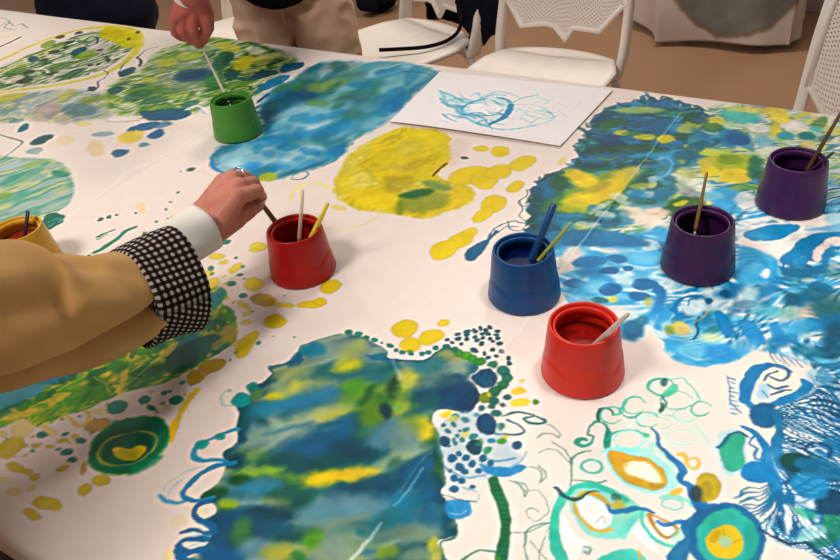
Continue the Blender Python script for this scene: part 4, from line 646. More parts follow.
def box(x0, x1, y0, y1, z0, z1, bev=0., seg=2):
    bm = bmesh.new(); r = bmesh.ops.create_cube(bm, size=1)
    for v in bm.verts: v.co = Vector(((x0 + x1) / 2 + v.co.x * (x1 - x0), (y0 + y1) / 2 + v.co.y * (y1 - y0), (z0 + z1) / 2 + v.co.z * (z1 - z0)))
    if bev: bmesh.ops.bevel(bm, geom=list(bm.edges), offset=bev, segments=seg, affect='EDGES')
    V = [v.co[:] for v in bm.verts]; bm.verts.index_update(); F = [[v.index for v in f.verts] for f in bm.faces]; bm.free()
    return V, F
def frame_dirs(d):
    d = Vector(d).normalized(); a = Vector((0, 0, 1)) if abs(d.z) < .9 else Vector((1, 0, 0))
    x = d.cross(a).normalized(); return x, d.cross(x).normalized()
def tube(P, R, n=12, cap=True, flat=(1, 1)):
    P = [Vector(p) for p in P]
    if not hasattr(R, '__len__'): R = [R] * len(P)
    V, F = [], []; x = None
    for i, p in enumerate(P):
        d = (P[min(i + 1, len(P) - 1)] - P[max(i - 1, 0)]).normalized()
        if x is None: x, y = frame_dirs(d)
        else:
            x = (x - d * x.dot(d)).normalized(); y = d.cross(x)
        for k in range(n):
            a = 2 * math.pi * k / n; V.append(p + x * (R[i] * flat[0] * math.cos(a)) + y * (R[i] * flat[1] * math.sin(a)))
    for i in range(len(P) - 1):
        for k in range(n): F.append((i * n + k, i * n + (k + 1) % n, (i + 1) * n + (k + 1) % n, (i + 1) * n + k))
    if cap: F.append(tuple(range(n))[::-1]); F.append(tuple((len(P) - 1) * n + k for k in range(n)))
    return [v[:] for v in V], F
def smooth_path(pts, n=5): return [tuple(p) for p in spline(np.array(pts, float), False, n)]
def lathe(prof, n=64, c=(0, 0, 0), rad=None):
    V, F = [], []
    for i, (r, z) in enumerate(prof):
        for k in range(n):
            a = 2 * math.pi * k / n; rr = r + (rad(i, a, z) if rad else 0)
            V.append((c[0] + rr * math.cos(a), c[1] + rr * math.sin(a), c[2] + z))
    for i in range(len(prof) - 1):
        for k in range(n): F.append((i * n + k, i * n + (k + 1) % n, (i + 1) * n + (k + 1) % n, (i + 1) * n + k))
    return V, F
def capsule(p0, r0, p1, r1, n=16, s=(1, 1)):
    """tapered, round-ended; s flattens the cross section"""
    p0, p1 = Vector(p0), Vector(p1); d = p1 - p0; L = d.length
    if L < 1e-6: d = Vector((0, 0, 1)); L = 1e-6
    d.normalize(); P, R = [], []
    for k in range(6): a = math.pi / 2 * (k / 6); P.append(p0 - d * (r0 * math.cos(a))); R.append(max(r0 * math.sin(a), r0 * .05))
    for k in range(7): a = math.pi / 2 * (k / 6); P.append(p1 + d * (r1 * math.sin(a))); R.append(max(r1 * math.cos(a), r1 * .05))
    x, y = frame_dirs(d); V, F = [], []
    for p, r in zip(P, R):
        for k in range(n): a = 2 * math.pi * k / n; V.append((p + x * (r * s[0] * math.cos(a)) + y * (r * s[1] * math.sin(a)))[:])
    m = len(P)
    for i in range(m - 1):
        for k in range(n): F.append((i * n + k, i * n + (k + 1) % n, (i + 1) * n + (k + 1) % n, (i + 1) * n + k))
    F.append(tuple(range(n))[::-1]); F.append(tuple((m - 1) * n + k for k in range(n)))
    return V, F
def ellipsoid(c, r, n=20):
    V, F = [], []; m = n // 2
    for i in range(m + 1):
        t = math.pi * min(max(i / m, .02), .98)
        for k in range(n): a = 2 * math.pi * k / n; V.append((c[0] + r[0] * math.sin(t) * math.cos(a), c[1] + r[1] * math.sin(t) * math.sin(a), c[2] + r[2] * math.cos(t)))
    for i in range(m):
        for k in range(n): F.append((i * n + k, i * n + (k + 1) % n, (i + 1) * n + (k + 1) % n, (i + 1) * n + k))
    F.append(tuple(range(n))); F.append(tuple(m * n + k for k in range(n))[::-1])
    return V, F
def melt(parts, voxel, it=6):
    """melts overlapping shapes into one smooth skin"""
    V, F = join(*parts)
    me = bpy.data.meshes.new('t'); me.from_pydata(V, [], F)
    bm = bmesh.new(); bm.from_mesh(me)
    bmesh.ops.recalc_face_normals(bm, faces=bm.faces); bm.to_mesh(me); bm.free()
    o = bpy.data.objects.new('t', me); COL.objects.link(o)
    a = o.modifiers.new('a', 'REMESH'); a.mode = 'VOXEL'; a.voxel_size = voxel
    b = o.modifiers.new('b', 'SMOOTH'); b.factor = .5; b.iterations = it
    dg = bpy.context.evaluated_depsgraph_get(); ev = o.evaluated_get(dg); m2 = ev.to_mesh()
    V = np.empty(len(m2.vertices) * 3); m2.vertices.foreach_get('co', V); V = V.reshape(-1, 3)
    F = [tuple(p.vertices) for p in m2.polygons]; ev.to_mesh_clear()
    bpy.data.objects.remove(o); bpy.data.meshes.remove(me)
    return [tuple(v) for v in V], F

def folds(VF, amp, fr, seed=0, aniso=(1, 1, 1)):
    V, F = VF
    me = bpy.data.meshes.new('t'); me.from_pydata(V, [], F); me.update()
    N_ = np.empty(len(V) * 3); me.vertex_normals.foreach_get('vector', N_); N_ = N_.reshape(-1, 3); bpy.data.meshes.remove(me)
    out = []
    for v, n in zip(V, N_):
        q = Vector((v[0] * fr * aniso[0] + seed, v[1] * fr * aniso[1], v[2] * fr * aniso[2]))
        k = mnoise(q) + .5 * mnoise(q * 2.1); k = (1 - abs(k) * 2.2) * amp
        out.append((v[0] + n[0] * k, v[1] + n[1] * k, v[2] + n[2] * k))
    return out, F

# ---------------------------------------------------------------- materials
M_floor = mat('floor_vinyl', (158, 120, 90), .42, .05, 3., spec=.4)
M_wall = mat('wall_paint', (196, 182, 170), .8, .03, 4.)
M_base = mat('baseboard_grey', (180, 168, 160), .6, .05, 4.)
M_paper = mat('painted_paper', None, .5, .02, 40., bump=.12, bscale=160., attr=True, spec=.18)
M_draw = mat('drawing_paper', None, .7, .015, 40., bump=.05, bscale=200., attr=True, spec=.3)
M_chair = mat('white_plastic', (236, 226, 216), .45, .03, 20.)
M_table = mat('table_laminate', (170, 160, 150), .5, .04, 10.)
M_metal = mat('grey_metal', (120, 118, 116), .35, .05, 30., metal=.9)
M_black = mat('black_fabric', (10, 10, 14), .9, .2, 60., bump=.2, bscale=300., spec=.15)
M_navy = mat('navy_fabric', (16, 16, 34), .9, .25, 40., bump=.2, bscale=300., spec=.15)
M_khaki = mat('khaki_cotton', (206, 172, 148), .9, .08, 30., bump=.25, bscale=400., spec=.15)
M_camel = mat('camel_wool', (206, 158, 96), .95, .06, 25., bump=.3, bscale=500., spec=.1, sheen=.15)
M_skin = mat('skin', (196, 122, 102), .5, .07, 40., bump=.15, bscale=260., spec=.35)
M_skin2 = mat('skin_flushed', (170, 84, 76), .5, .10, 60., bump=.15, bscale=260., spec=.35)
M_nail = mat('fingernail', (226, 176, 160), .25, .03, 60.)
M_hair = mat('dark_hair', (40, 28, 22), .6, .3, 90., bump=.5, bscale=300.)
M_shirt = mat('white_shirt', (232, 226, 220), .85, .03, 60., bump=.15, bscale=400.)
M_silver = mat('silver_ring', (220, 216, 208), .2, .03, 60., metal=1.)
M_shoe = mat('shoe_leather', (30, 24, 22), .5, .1, 30.)
M_clear = mat('clear_plastic', (240, 226, 214), .12, .03, 60., trans=.55)
def gingham():
    m = bpy.data.materials.new('black_and_white_check'); m.use_nodes = True; nt = m.node_tree; N = nt.nodes; b = N['Principled BSDF']; b.inputs['Roughness'].default_value = .95; b.inputs['Specular IOR Level'].default_value = .1
    uv = N.new('ShaderNodeAttribute'); uv.attribute_name = 'weave'; s = N.new('ShaderNodeSeparateXYZ'); nt.links.new(uv.outputs['Vector'], s.inputs[0])
    out = []
    for k in (0, 1):
        a = N.new('ShaderNodeMath'); a.operation = 'SINE'; q = N.new('ShaderNodeMath'); q.operation = 'MULTIPLY'; q.inputs[1].default_value = 6.2832
        nt.links.new(s.outputs[k], q.inputs[0]); nt.links.new(q.outputs[0], a.inputs[0])
        r = N.new('ShaderNodeMapRange'); r.inputs[1].default_value = -.35; r.inputs[2].default_value = .35; nt.links.new(a.outputs[0], r.inputs[0]); out.append(r)
    ad = N.new('ShaderNodeMath'); ad.operation = 'ADD'; nt.links.new(out[0].outputs[0], ad.inputs[0]); nt.links.new(out[1].outputs[0], ad.inputs[1])
    dv = N.new('ShaderNodeMath'); dv.operation = 'MULTIPLY'; dv.inputs[1].default_value = .5; nt.links.new(ad.outputs[0], dv.inputs[0])
    cr = N.new('ShaderNodeValToRGB'); nt.links.new(dv.outputs[0], cr.inputs[0]); e = cr.color_ramp.elements
    e[0].position = .34; e[0].color = lin((24, 17, 16)) + (1,); e[1].position = .95; e[1].color = lin((186, 182, 176)) + (1,); x = e.new(.66); x.color = lin((70, 56, 50)) + (1,)
    nt.links.new(cr.outputs[0], b.inputs['Base Color']); return m
M_check = gingham()

# ---------------------------------------------------------------- room
WV = 4.22
tag(mk('floor', *box(-7, 3, -2, WV, -.05, 0), M_floor, smooth=False), kind='structure')
tag(mk('wall_back', *box(-7, 3, WV, WV + .1, 0, 2.8), M_wall, smooth=False), kind='structure')
tag(mk('baseboard_back', *box(-7, 3, WV - .015, WV, 0, .09, .003), M_base, smooth=False), kind='structure')
# ---------------------------------------------------------------- table
V0, V1, U0, U1 = .172, 1.447, -3.1, 1.15
tb = empty('table', ((U0 + U1) / 2, (V0 + V1) / 2, 0), 'long work table under the painted paper sheet', 'table')
mk('tabletop', *box(U0 + .005, U1 - .005, V0 + .006, V1 - .006, TZ - .032, TZ - .0035, .003), M_table, tb)
for x in (U0 + .12, -1.19, -.35, U1 - .12):
    for y in (V0 + .1, V1 - .1): mk('leg', *box(x - .02, x + .02, y - .02, y + .02, 0, TZ - .032, .003), M_metal, tb)
# ---------------------------------------------------------------- the painted paper
def sheet(name, cv, Z, m, thick_edge=0.):
    nu, nv = cv.U.shape
    co = np.stack([cv.X, cv.Y, Z], -1).reshape(-1, 3)
    idx = np.arange(nu * nv).reshape(nu, nv)
    q = np.stack([idx[:-1, :-1], idx[1:, :-1], idx[1:, 1:], idx[:-1, 1:]], -1).reshape(-1)
    me = bpy.data.meshes.new(name); me.vertices.add(nu * nv); me.vertices.foreach_set('co', co.ravel().astype(np.float32))
    n = len(q) // 4; me.loops.add(len(q)); me.loops.foreach_set('vertex_index', q.astype(np.int32))
    me.polygons.add(n); me.polygons.foreach_set('loop_start', (np.arange(n) * 4).astype(np.int32)); me.polygons.foreach_set('loop_total', np.full(n, 4, np.int32))
    me.update(calc_edges=True); me.shade_smooth()
    at_ = me.color_attributes.new('paint', 'FLOAT_COLOR', 'POINT')
    s = np.clip(cv.C.reshape(-1, 3), 0, 1); l = np.where(s <= .04045, s / 12.92, ((s + .055) / 1.055) ** 2.4)
    at_.data.foreach_set('color', np.concatenate([l, np.ones((len(l), 1))], 1).ravel().astype(np.float32))
    me.materials.append(m); o = bpy.data.objects.new(name, me); COL.objects.link(o); return o
us = np.concatenate([np.arange(U0, -2.75, .05), np.arange(-2.75, -1.25, .003), np.arange(-1.25, -.75, .002), np.arange(-.75, .18, .0015), np.arange(.18, U1 + .02, .05)])
hang = .035
vs = np.concatenate([np.arange(V0 - hang, V0 + .02, .004), np.arange(V0 + .02, .75, .0015), np.arange(.75, V1 - .02, .002), np.arange(V1 - .02, V1 + hang, .004)])
cv = Canvas(us, vs, np.array(PAPER) / 255.)
paint_main(cv); cv.crisp(.38, 4); paint_crease_sheen(cv)
cv.C = (np.array(PAPER) / 255.) * (np.clip(cv.C, .01, 1) / (np.array(PAPER) / 255.)) ** 1.17
cv.C[..., 1] += .40 * np.clip(1.2 - 1.6 * cv.C.mean(-1), .08, 1) * np.clip(cv.C[..., 2] - cv.C[..., 1], 0, 1) * np.clip((cv.C[..., 2] - cv.C[..., 0]) * 3, 0, 1)          # the blue inks lean to cyan
_m = cv.C.mean(-1, keepdims=True); cv.C = np.clip(_m + 1.15 * (cv.C - _m) - .012, .005, 1) + 0
cv.U, cv.V = cv.X.copy(), cv.Y.copy(); Z = np.full(cv.U.shape, TZ)
Z += .0012 * (fbm(cv.U * 5 + 40, cv.V * 5 + 12, 3) - .5) * 2
for (xa, ya), (xb, yb), am, wd in [((680,113),(560,272),.0016,.0035),((536,306),(350,561),.0016,.0035),((205,130),(60,222),.0018,.004),((28,560),(160,533),.003,.012),((60,559),(190,500),-.0025,.02),((160,533),(200,470),-.0018,.014),((0,505),(60,540),.002,.02),
        ((360,340),(455,250),.0007,.006),((400,330),(470,262),.0006,.004),((300,60),(0,190),.0008,.006)]:
    a, b = at(xa, ya)[:2], at(xb, yb)[:2]; ex, ey = b - a; L2 = ex * ex + ey * ey
    t = np.clip(((cv.U - a[0]) * ex + (cv.V - a[1]) * ey) / L2, 0, 1)
    d2 = (cv.U - a[0] - t * ex) ** 2 + (cv.V - a[1] - t * ey) ** 2
    Z += am * np.exp(-d2 / wd ** 2) * (np.sin(np.pi * np.clip(t, .02, .98)) ** .5)
R_ = .008
for edge, sg in ((V0, -1), (V1, 1)):                            # the sheet bends over the table's edge and hangs
    s_ = (cv.V - (edge - sg * R_)) * sg
    a = np.clip(s_ / R_, 0, math.pi / 2); on = s_ > 0
    cv.Y = np.where(on, edge - sg * R_ + sg * R_ * np.sin(a), cv.Y)
    dz = -R_ * (1 - np.cos(a)) - np.maximum(s_ - R_ * math.pi / 2, 0)
    Z = np.where(on, Z + dz, Z); cv.Y = np.where(s_ > R_, cv.Y + sg * .004 * (fbm(cv.U * 6, cv.U * 0 + 3, 2) - .3), cv.Y)
tag(sheet('painted_paper', cv, Z, M_paper), 'large white paper sheet covered in blue, green and yellow ink painting, spread over the table', 'paper')
# ---------------------------------------------------------------- single drawing
q4 = [at(*q)[:2] for q in [(390, 123), (440, 73), (613, 91), (560, 148)]]
u2 = np.arange(-.90, -.43, .0015); v2 = np.arange(1.13, 1.46, .0015)
dc = Canvas(u2, v2, np.array((238, 232, 234)) / 255.); paint_fish(dc); dc.crisp()
na, nb = 220, 150
S_, T_ = np.meshgrid(np.linspace(0, 1, na), np.linspace(0, 1, nb), indexing='ij')
A, B_, C_, D_ = q4[0], q4[3], q4[2], q4[1]
XY = (A * ((1 - S_) * (1 - T_))[..., None] + B_ * (S_ * (1 - T_))[..., None] + C_ * (S_ * T_)[..., None] + D_ * ((1 - S_) * T_)[..., None])
class G: pass
g = G(); g.U = S_; g.X = XY[..., 0]; g.Y = XY[..., 1]
ii = np.clip(np.searchsorted(u2, g.X), 0, len(u2) - 1); jj = np.clip(np.searchsorted(v2, g.Y), 0, len(v2) - 1); g.C = dc.C[ii, jj]
Zd = TZ + .0025 + .0035 * np.exp(-(T_ / .06) ** 2) * (.4 + .6 * np.sin(S_ * 3.1)) + .001 * (fbm(S_ * 4, T_ * 4, 2))
dr = sheet('drawing_sheet', g, Zd, M_draw); so = dr.modifiers.new('s', 'SOLIDIFY'); so.thickness = .0005
tag(dr, 'small white paper with a loose turquoise fish drawing, lying near the far edge', 'drawing')

# ---------------------------------------------------------------- paint pots
POT_H, POT_R, RIM_R = .0736, .0489, .0391
def pot(cx, cy, body_c, paint_c, label, level=.040):
    root = empty('paint_pot', (cx, cy, TZ + .0012), label, 'paint pot', 'plastic paint pots on the table')
    m = mat('pot_plastic', body_c, .36, .06, 25., bump=.06, bscale=120., spec=.32); mp = mat('liquid_paint', paint_c, .35, .4, 90., spec=.08)
    H = POT_H
    prof = [(.0, .0), (POT_R * .95, 0), (POT_R * .985, .0010), (POT_R * .995, .0035)]
    for k in range(1, 40):
        z = .0035 + (H - .006 - .0035) * k / 39; prof.append((RIM_R + (.0468 - RIM_R) * (1 - z / H) ** .72, z))
    def rad(i, a, z):
        if z < .0036 or z > H - .007 or i > 44: return 0
        edge = H * (.30 + .15 * abs(math.sin(2.5 * a + .75)) ** .8)
        return (.0011 + .0010 * (1 - z / edge)) / (1 + math.exp((z - edge) / .0006)) if z < edge + .008 else 0
    prof += [(RIM_R + .0002, H - .004), (RIM_R + .0003, H - .0012), (RIM_R - .0006, H - .0001), (RIM_R - .0017, H), (RIM_R - .0028, H - .0008), (RIM_R - .0034, H - .003), (RIM_R - .0040, H - .010), (RIM_R - .0028, H - .03), (RIM_R - .001, .012), (RIM_R - .002, .003), (0, .003)]
    V, F = lathe(prof, 96, rad=rad)
    mk('pot_body', V, F, m, root, world=False)
    V, F = lathe([(RIM_R - .0039, H - .0055), (RIM_R - .0046, H - .0040), (RIM_R - .0066, H - .0040), (RIM_R - .0076, H - .0052), (RIM_R - .0080, H - .014), (RIM_R - .0070, H - .014), (RIM_R - .0040, H - .0085), (RIM_R - .0039, H - .0055)], 64)
    mk('inner_collar', V, F, m, root, world=False)
    V, F = lathe([(0.0001, level + .0001), (.012, level), (.024, level - .0002), (RIM_R - .0044, level + .0004), (RIM_R - .0040, level - .004), (0.0001, level - .004)], 48)
    mk('paint', V, F, mp, root, world=False)
    return root
POTS = dict(rf=(-.2457, .6556), bl=(-.3708, .763), pm=(-.1833, .9122), pr=(-.1048, 1.1181), rl=(-.6894, .686), gr=(-1.1067, 1.0123), ye=(-1.0997, .5185))
pot(*POTS['rf'], (200, 38, 22), (120, 14, 10), 'red paint pot in front of the blue pot, holding one clear brush', .046)
pot(*POTS['rl'], (168, 14, 12), (110, 8, 8), 'red paint pot right of the painting hand, holding yellow and pink brushes', .030)
pot(*POTS['bl'], (4, 64, 118), (4, 16, 60), 'blue paint pot between the two red pots', .052)
pot(*POTS['pm'], (56, 20, 68), (12, 4, 16), 'dark purple paint pot with one thin brush, nearer the blue pot', .030)
pot(*POTS['pr'], (62, 24, 76), (22, 6, 30), 'dark purple paint pot at the right edge, holding two dark brushes', .040)
pot(*POTS['gr'], (66, 132, 44), (30, 92, 24), 'green paint pot near the far edge of the table', .050)
pot(*POTS['ye'], (206, 158, 36), (140, 44, 24), 'yellow paint pot behind the camel sleeve', .050)
def brush(P0, P1, r, c, label, group=None, flat=(1, 1), mats=None, bl=.02, fl=.018, taper=.7):
    """P0 bristle end, P1 handle end"""
    P0, P1 = Vector(P0), Vector(P1); d = (P1 - P0).normalized()
    root = empty('paintbrush', P0[:], label, 'paintbrush', group)
    mh = mats or mat('brush_handle', c, .35, .1, 60.)
    a, b = P0 + d * bl, P0 + d * (bl + fl)
    mk('bristles', *tube([P0, P0 + d * bl * .5, a], [r * .3, r * 1.1, r * .9], 12), mat('bristle', (40, 26, 22), .8, .3, 200.), root)
    mk('ferrule', *tube([a, b], [r * .95, r * 1.0], 14), M_metal, root)
    L = (P1 - b).length
    mk('handle', *tube([b, b + d * L * .08, b + d * L * .35, b + d * L * .97, P1], [r * .9, r * 1.1, r, r * taper, r * taper * .6], 14, flat=flat), mh, root)
    return root
def leaning(potk, contact, top, r, c, label, **k):
    """a brush standing in a pot and leaning on its rim"""
    cx, cy = POTS[potk]; C0 = np.array([cx, cy, TZ + .012])
    Rm = at(contact[0], contact[1], TZ + POT_H + .0015 + r)
    best = None
    for zt in np.arange(.835, .98, .001):
        T = at(top[0], top[1], zt); d = Rm - T
        if T[2] <= Rm[2] + .004: continue
        t = (TZ + .012 - T[2]) / d[2]; Q = T + d * t; e = np.hypot(*(Q - C0)[:2])
        if best is None or e < best[0]: best = (e, T, Q)
    e, T, Q = best
    dv = Q[:2] - C0[:2]
    if e > .026: Q = np.array([*(C0[:2] + dv / e * .026), Q[2]])
    print('brush', label, 'err', round(e, 3), 'len', round(float(np.linalg.norm(T - Q)), 3))
    return brush(Q, T, r, c, label, **k)
leaning('rl', (318, 224), (328, 203), .0040, (226, 208, 50), 'short yellow brush leaning in the left red pot')
leaning('rl', (301, 216), (303, 190), .0030, (224, 160, 140), 'clear pinkish brush standing in the left red pot', mats=M_clear)
leaning('bl', (540, 239), (554, 204), .0050, (10, 62, 118), 'thick blue brush standing in the blue pot', taper=.95)
leaning('bl', (553, 244), (571, 223), .0030, (150, 160, 50), 'thin olive brush leaning right in the blue pot')
leaning('pm', (700, 207), (707, 172), .0026, (128, 100, 44), 'thin brown brush in the purple pot nearer the blue one')
leaning('pr', (818, 152), (846, 104), .0032, (84, 52, 30), 'long brown brush leaning out at the right edge')
leaning('pr', (823, 161), (834, 152), .0026, (44, 22, 44), 'short dark brush beside the long brown one at the right edge')
leaning('rf', (608, 333), (628, 314), .0052, (226, 200, 180), 'clear plastic brush leaning in the front red pot', mats=M_clear, flat=(1.2, .7))
leaning('ye', (27, 219), (28, 211), .0042, (40, 24, 56), 'flat dark purple brush in the yellow pot', flat=(1.3, .6), taper=1.)

# ---------------------------------------------------------------- white chairs with perforated backs
def panel(x0, x1, nx, nz, lo, hi, yf):
    """perforated sheet between z=lo(x) and z=hi(x); each cell keeps a frame round a slot"""
    V, F = [], []; key = {}
    def add(x, t):
        z = lo(x) + (hi(x) - lo(x)) * t; V.append((x, yf(x, z), z)); return len(V) - 1
    xs = np.linspace(x0, x1, nx + 1); ts = np.linspace(0, 1, nz + 1)
    g_ = [[add(x, t) for t in ts] for x in xs]
    for i in range(nx):
        for j in range(nz):
            c = [g_[i][j], g_[i + 1][j], g_[i + 1][j + 1], g_[i][j + 1]]
            if j in (0, nz - 1) or i in (0, nx - 1): F.append(c); continue
            xa, xb = xs[i], xs[i + 1]; ta, tb_ = ts[j], ts[j + 1]; k = .22
            if (i + j) % 2: q = [add(xa + (xb - xa) * a, ta + (tb_ - ta) * b) for a, b in ((k, k), (1 - k, k), (1 - k, 1 - k), (k, 1 - k))]
            else: F.append(c); continue
            for n_ in range(4): F.append((c[n_], c[(n_ + 1) % 4], q[(n_ + 1) % 4], q[n_]))
    return V, F
def make_chair(label, group='white plastic chairs round the table'):
    root = empty('chair', (0, 0, 0), label, 'chair', group)
    # seat: rounded, slightly dished shell. local +y is the back
    V, F = [], []; nx, ny = 28, 24
    def half(t): return .215 + .012 * math.sin(t * math.pi) - .03 * max(0, t - .8) / .2
    for j in range(ny + 1):
        t = j / ny; y = -.21 + .42 * t
        for i in range(nx + 1):
            s = -1 + 2 * i / nx; x = s * half(t); yy = y + (.045 * (1 - s * s) if j == ny else .045 * (1 - s * s) * t ** 3) - .03 * (1 - t) ** 4 * s * s * -1
            V.append((x, yy, .455 - .012 * (1 - s * s) * math.sin(math.pi * min(1, t * 1.1)) - .018 * max(0, .2 - t) / .2))
    n1 = len(V); V += [(x, y, z - .014) for x, y, z in V]
    for j in range(ny):
        for i in range(nx):
            a = j * (nx + 1) + i; q = (a, a + 1, a + nx + 2, a + nx + 1); F.append(q); F.append(tuple(k + n1 for k in q[::-1]))
    rim = [i for i in range(nx + 1)] + [(j + 1) * (nx + 1) + nx for j in range(ny)] + [ny * (nx + 1) + i for i in range(nx - 1, -1, -1)] + [j * (nx + 1) for j in range(ny - 1, 0, -1)]
    for a, b in zip(rim, rim[1:] + rim[:1]): F.append((a, b, b + n1, a + n1))
    mk('seat', V, F, M_chair, root, world=False)
    yb = lambda z: .215 + max(0, z - .45) * .28 + .10 * max(0, z - .6) ** 2
    for sx in (-1, 1):
        P = smooth_path([(sx * .196, .205, .400), (sx * .205, .214, .440), (sx * .210, yb(.50), .50), (sx * .207, yb(.6), .60), (sx * .203, yb(.72), .72), (sx * .19, yb(.86), .86)])
        Vp, Fp, npt = [], [], 16
        for i, (px_, py_, pz_) in enumerate(P):
            for k in range(npt):
                a_ = 2 * math.pi * k / npt; c_, s_ = math.cos(a_), math.sin(a_)
                Vp.append((px_ + .013 * math.copysign(abs(c_) ** .6, c_), py_ + (.030 - .012 * i / len(P)) * math.copysign(abs(s_) ** .6, s_), pz_))
        for i in range(len(P) - 1):
            for k in range(npt): Fp.append((i * npt + k, i * npt + (k + 1) % npt, (i + 1) * npt + (k + 1) % npt, (i + 1) * npt + k))
        Fp += [tuple(range(npt)), tuple((len(P) - 1) * npt + k for k in range(npt))]
        mk('back_post', Vp, Fp, M_chair, root, world=False)
        for sy in (-1, 1): 
            P = smooth_path([(sx * .16, sy * .13, .438), (sx * .195, sy * .19, .40), (sx * .215, sy * .225, .2), (sx * .235, sy * .25, .0)])
            l = mk('leg', *tube(P, [.013] * (len(P) - 1) + [.012], 12), M_chair, root, world=False)
            mk('foot_cap', *tube([(sx * .2335, sy * .248, .02), (sx * .235, sy * .25, 0)], .0148, 12), M_shoe, l, world=False)
    yf = lambda x, z: yb(z) - .010 + .02 * (x / .2) ** 2 * 0 - .012 * (1 - (x / .2) ** 2)
    pts_lo = [(-.205, .605), (-.19, .60), (-.13, .525), (-.05, .540), (-.015, .535), (.025, .498), (.045, .535), (.13, .530), (.19, .60), (.205, .605)]
    lo = lambda x: float(np.interp(x, [p[0] for p in pts_lo], [p[1] for p in pts_lo]))
    hi = lambda x: .865 - .02 * (x / .2) ** 4
    V, F = panel(-.196, .196, 60, 52, lambda x: lo(x) + .014, lambda x: hi(x) - .012, yf)
    o = mk('backrest', V, F, M_chair, root, world=False, smooth=False); s = o.modifiers.new('s', 'SOLIDIFY'); s.thickness = .003
    fr = [(x, yf(x, lo(x)), lo(x) + .006) for x, _ in pts_lo] 
    P = fr + [(.195, yf(.195, .75), .75), (.18, yf(.18, .85), .85), (.1, yf(.1, .863), .863), (-.1, yf(-.1, .863), .863), (-.18, yf(-.18, .85), .85), (-.195, yf(-.195, .75), .75), fr[0]]
    mk('back_frame', *tube([Vector(p) for p in P], .0125, 10, flat=(1, .7)), M_chair, root, world=False)
    return root
def copy_tree(o, parent=None):
    c = o.copy(); COL.objects.link(c); c.parent = parent
    for ch in o.children: copy_tree(ch, c)
    return c
ch0 = make_chair('x')
def place(ch, x, y, rz, label): ch.location = (x, y, 0); ch.rotation_euler = (0, 0, rz); ch['label'] = label; return ch
place(ch0, -.967, 2.075, 0.0, 'empty white chair beyond the fish drawing, its perforated back in view')
ch1 = place(copy_tree(ch0), -1.555, 2.20, math.radians(-22), 'white chair with a dark bag on its back and a black strap on its seat')
p3 = at(810, 93, .60); print('chair3', p3)
ch3 = place(copy_tree(ch0), p3[0] + .185, p3[1] - .25, math.radians(-2), 'white chair at the right edge of the photo, half cut off')
p4 = at(209, 26, .455); print('chair4', p4)
ch4 = place(copy_tree(ch0), p4[0] + .20, p4[1] - .10, 0., 'white chair behind the person in khaki trousers')
p5 = at(134, 8, .52); print(p5)
ch5 = place(copy_tree(ch0), p5[0] - .206, p5[1] - .21, math.radians(0), 'white chair behind the person in dark clothes')

# ---------------------------------------------------------------- bag on the chair, bag on the floor
def blob_poly(pts, thick, voxel=.006, it=10, rad=.02):
    """soft closed shape round a poly-line of 3D points"""
    return melt([capsule(pts[i], rad_i, pts[i + 1], rad_j) for i, (rad_i, rad_j) in enumerate(zip(thick, thick[1:]))], voxel, it)
bg_root = empty('bag', (-1.30, 2.33, .46), 'dark navy cloth bag hanging on the white chair left of the fish drawing', 'bag')
def atv(x, y, v0):
    v = FW + RT * (x - 420) / 790.1 - UP * (y - 280) / 790.1; k = v0 / v[1]
    return Vector((v[0] * k, v0, CAM_Z + v[2] * k))
def slab(outline, v0, v1, inset=.0):
    a_ = [atv(x, y, v0) for x, y in outline]; n = len(a_); dv = Vector((0, v1 - v0, 0)); V = [p[:] for p in a_] + [(p + dv)[:] for p in a_]
    return V, [tuple(range(n))[::-1], tuple(range(n, 2 * n))] + [(k, (k + 1) % n, n + (k + 1) % n, n + k) for k in range(n)]
b1_ = melt([slab([(452, -40), (455, 0), (459, 22), (470, 35), (467, 44), (460, 49), (476, 50), (488, 38), (498, 20), (508, -4), (516, -40)], 2.33, 2.40)], .006, 9)
b2_ = melt([slab([(424, 2), (460, -6), (466, 26), (446, 20), (426, 19)], 2.52, 2.58)], .006, 8)
mk('bag_body', *folds(b1_, .006, 14, 3), M_navy, bg_root); mk('bag_flap', *folds(b2_, .005, 14, 6), M_black, bg_root)
P = [at(379, 50, .47), at(400, 49, .4655), at(425, 47, .4655), at(444, 42, .466), at(456, 34, .47), at(461, 24, .50), at(463, 10, .57)]
mk('strap', *tube(smooth_path(P), .0065, 10), M_black, bg_root)
fb = empty('backpack', tuple(at(372, 12, 0)), 'black backpack on the floor behind the khaki trousers', 'bag')
a = at(350, 16, .0); b = at(396, 13, .0); 
mk('pack_body', *melt([box(a[0], b[0], a[1] + .02, a[1] + .25, .005, .36, .05, 3)], .012, 12), M_black, fb)
mk('pack_pocket', *melt([box(a[0] + .05, b[0] - .05, a[1] - .02, a[1] + .05, .03, .2, .02, 3)], .01, 8), M_navy, fb)

